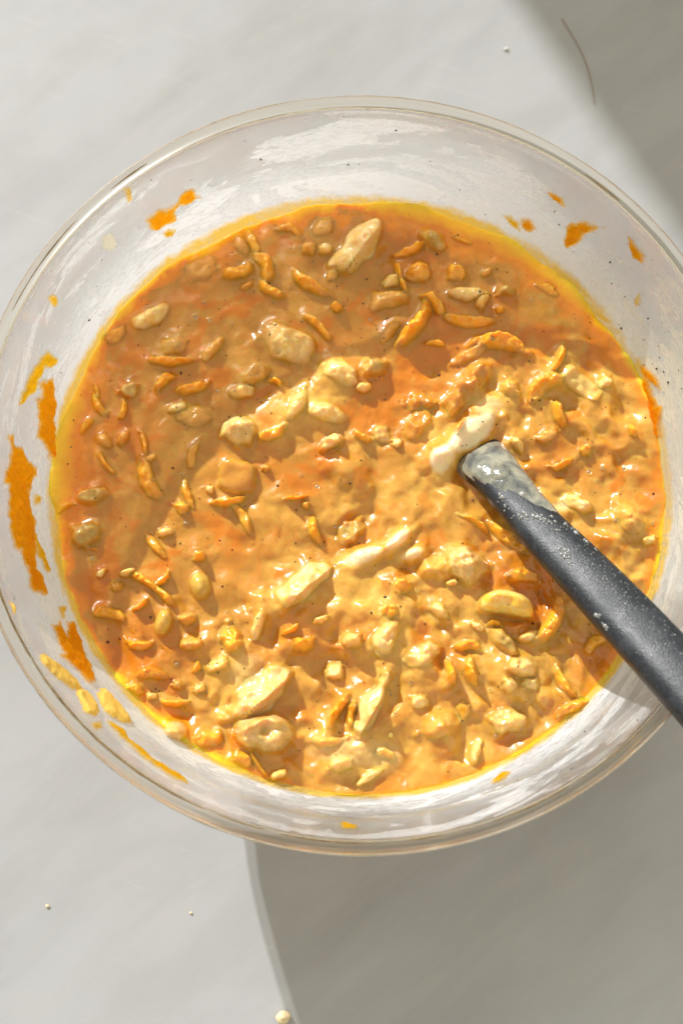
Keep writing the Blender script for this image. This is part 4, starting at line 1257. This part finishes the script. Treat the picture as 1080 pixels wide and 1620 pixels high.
# round drip and wet beads on the handle
def on_top(f, xs, lift=0.0):
    """point on the handle's upper face: f along the sweep, xs -1..1 across"""
    x_ = f * (len(full) - 1); i0 = int(x_); w_ = x_ - i0
    row = full[i0] * (1 - w_) + full[min(i0 + 1, len(full) - 1)] * w_
    p, t, sd, up_ = frames(full)[i0]
    p = Vector(row[:3])
    y = row[4] / 2 * (1 - abs(xs) ** 3.0) ** (1 / 3.0) * (1 - 0.10 * xs * xs)
    return p + sd * (xs * row[3] / 2) + up_ * (y + lift), t, sd, up_
def dome(name, items, mat, parent, stuff=True):
    V_ = []; F_ = []
    for (c, t, sd, up_, a, b, h) in items:
        b0 = len(V_); n_ = 10
        for ring_, hh in ((1.0, -0.25), (0.8, 0.55), (0.4, 0.92)):
            for j in range(n_):
                an = 2 * math.pi * j / n_
                V_.append(tuple((c + t * (a * ring_ * math.cos(an)) + sd * (b * ring_ * math.sin(an)) + up_ * (h * hh)) * MM))
        V_.append(tuple((c + up_ * h) * MM))
        for k in range(2):
            for j in range(n_):
                j2 = (j + 1) % n_
                F_.append((b0 + k * n_ + j, b0 + k * n_ + j2, b0 + (k + 1) * n_ + j2, b0 + (k + 1) * n_ + j))
        for j in range(n_):
            F_.append((b0 + 2 * n_ + j, b0 + 2 * n_ + (j + 1) % n_, b0 + 3 * n_))
    o = mesh_np(name, V_, F_, mat, parent, {'bare': np.full(len(V_), 1.0)})
    bm = bmesh.new(); bm.from_mesh(o.data); bmesh.ops.recalc_face_normals(bm, faces=bm.faces); bm.to_mesh(o.data); bm.free()
    if stuff: o['kind'] = 'stuff'
    return o
dist = np.concatenate([[0], np.cumsum(np.linalg.norm(np.diff(full[:, :3], axis=0), axis=1))]); dist /= dist[-1]
def f_of_z(z):
    return float(np.interp(z, full[:, 2], dist))
c, t, sd, up_ = on_top(f_of_z(82.5), 0.0, 0.5)
dome('drip', [(c, t, sd, up_, 4.2, 3.8, 0.9)], M_COAT, spat, False)
items = []
for (z0_, x0_, z1_, x1_, n_, sp) in ((89, 0.75, 93.5, -0.35, 34, 0.10), (93.5, -0.30, 97, -0.45, 26, 0.12), (99, 0.10, 104.5, 0.30, 30, 0.09), (95, -0.75, 104, -0.85, 20, 0.05), (112, 0.80, 116, 0.86, 9, 0.03), (85, 0.5, 89, 0.8, 16, 0.1)):
    for _ in range(n_):
        q = rng.random()
        z = z0_ + (z1_ - z0_) * q + rng.gauss(0, 0.4); xs = max(-0.93, min(0.93, x0_ + (x1_ - x0_) * q + rng.gauss(0, sp)))
        c, t, sd, up_ = on_top(f_of_z(z), xs)
        a = rng.choice([0.25, 0.3, 0.4, 0.5, 0.75]); items.append((c, t, sd, up_, a * rng.uniform(.8, 1.6), a * rng.uniform(.7, 1.2), a * 0.8))
for _ in range(420):
    z = rng.uniform(100, 137); xs = rng.gauss(-0.25, 0.42)
    if abs(xs) > 0.92: continue
    c, t, sd, up_ = on_top(f_of_z(z), xs)
    a = rng.choice([0.10, 0.13, 0.16, 0.2, 0.26]); items.append((c, t, sd, up_, a * 1.2, a * 1.2, a * 0.9))
dome('water_beads', items, M_DROP, spat)

# ------------------------------------------------------------------ small things on the counter
def crumb(name, x, y, s_, label, cat, mat, seed):
    bm = bmesh.new()
    bmesh.ops.create_icosphere(bm, subdivisions=3, radius=1)
    for v in bm.verts:
        k = 1 + 0.5 * float(fbm(np.array([v.co.x * 1.7 + seed]), np.array([v.co.y * 1.7 + v.co.z]), seed, 3)[0])
        v.co = Vector((v.co.x * 1.25, v.co.y, v.co.z * 0.7)) * (k * s_ * MM)
    zmin = min(v.co.z for v in bm.verts)
    for v in bm.verts: v.co.z -= zmin
    me = bpy.data.meshes.new(name); bm.to_mesh(me); bm.free()
    me.materials.append(mat)
    me.polygons.foreach_set('use_smooth', np.ones(len(me.polygons), bool))
    o = bpy.data.objects.new(name, me); col.objects.link(o); o.location = (x * MM, y * MM, 0)
    return tag(o, label, cat)
crumb('crumb', -28.5, -192.0, 2.2, 'pale crumb at the bottom edge of the picture beside the shadow', 'crumb', M_CRUMB, 3)
crumb('crumb', -120.9, -151.3, 0.55, 'speck-sized pale crumb on the sunlit counter at the lower left', 'crumb', M_CRUMB, 5)
crumb('crumb', -64.9, -154.0, 0.45, 'tiny pale crumb between the lower left bowl and the picture bottom', 'crumb', M_CRUMB, 8)
crumb('crumb', 69.8, 228.0, 0.75, 'small greyish crumb on the sunlit counter near the top right shade', 'crumb', M_WALL, 11)
hp = [(96.3, 244.1), (101.5, 234.0), (106.2, 222.6), (108.8, 211.0), (109.5, 199.8)]
cu = bpy.data.curves.new('fibre', 'CURVE'); cu.dimensions = '3D'; cu.bevel_depth = 0.00022; cu.bevel_resolution = 2
sp_ = cu.splines.new('NURBS'); sp_.points.add(len(hp) - 1)
for p, (x, y) in zip(sp_.points, hp): p.co = (x * MM, y * MM, 0.0003, 1)
sp_.use_endpoint_u = True; sp_.order_u = 3
tmp = bpy.data.objects.new('fibre_curve', cu); col.objects.link(tmp)
dg = bpy.context.evaluated_depsgraph_get()
me = bpy.data.meshes.new_from_object(tmp.evaluated_get(dg))
bpy.data.objects.remove(tmp)
me.materials.clear(); me.materials.append(M_HAIR)
o = bpy.data.objects.new('fibre', me); col.objects.link(o)
tag(o, 'thin curved brown fibre lying in the shaded top right corner', 'fibre')
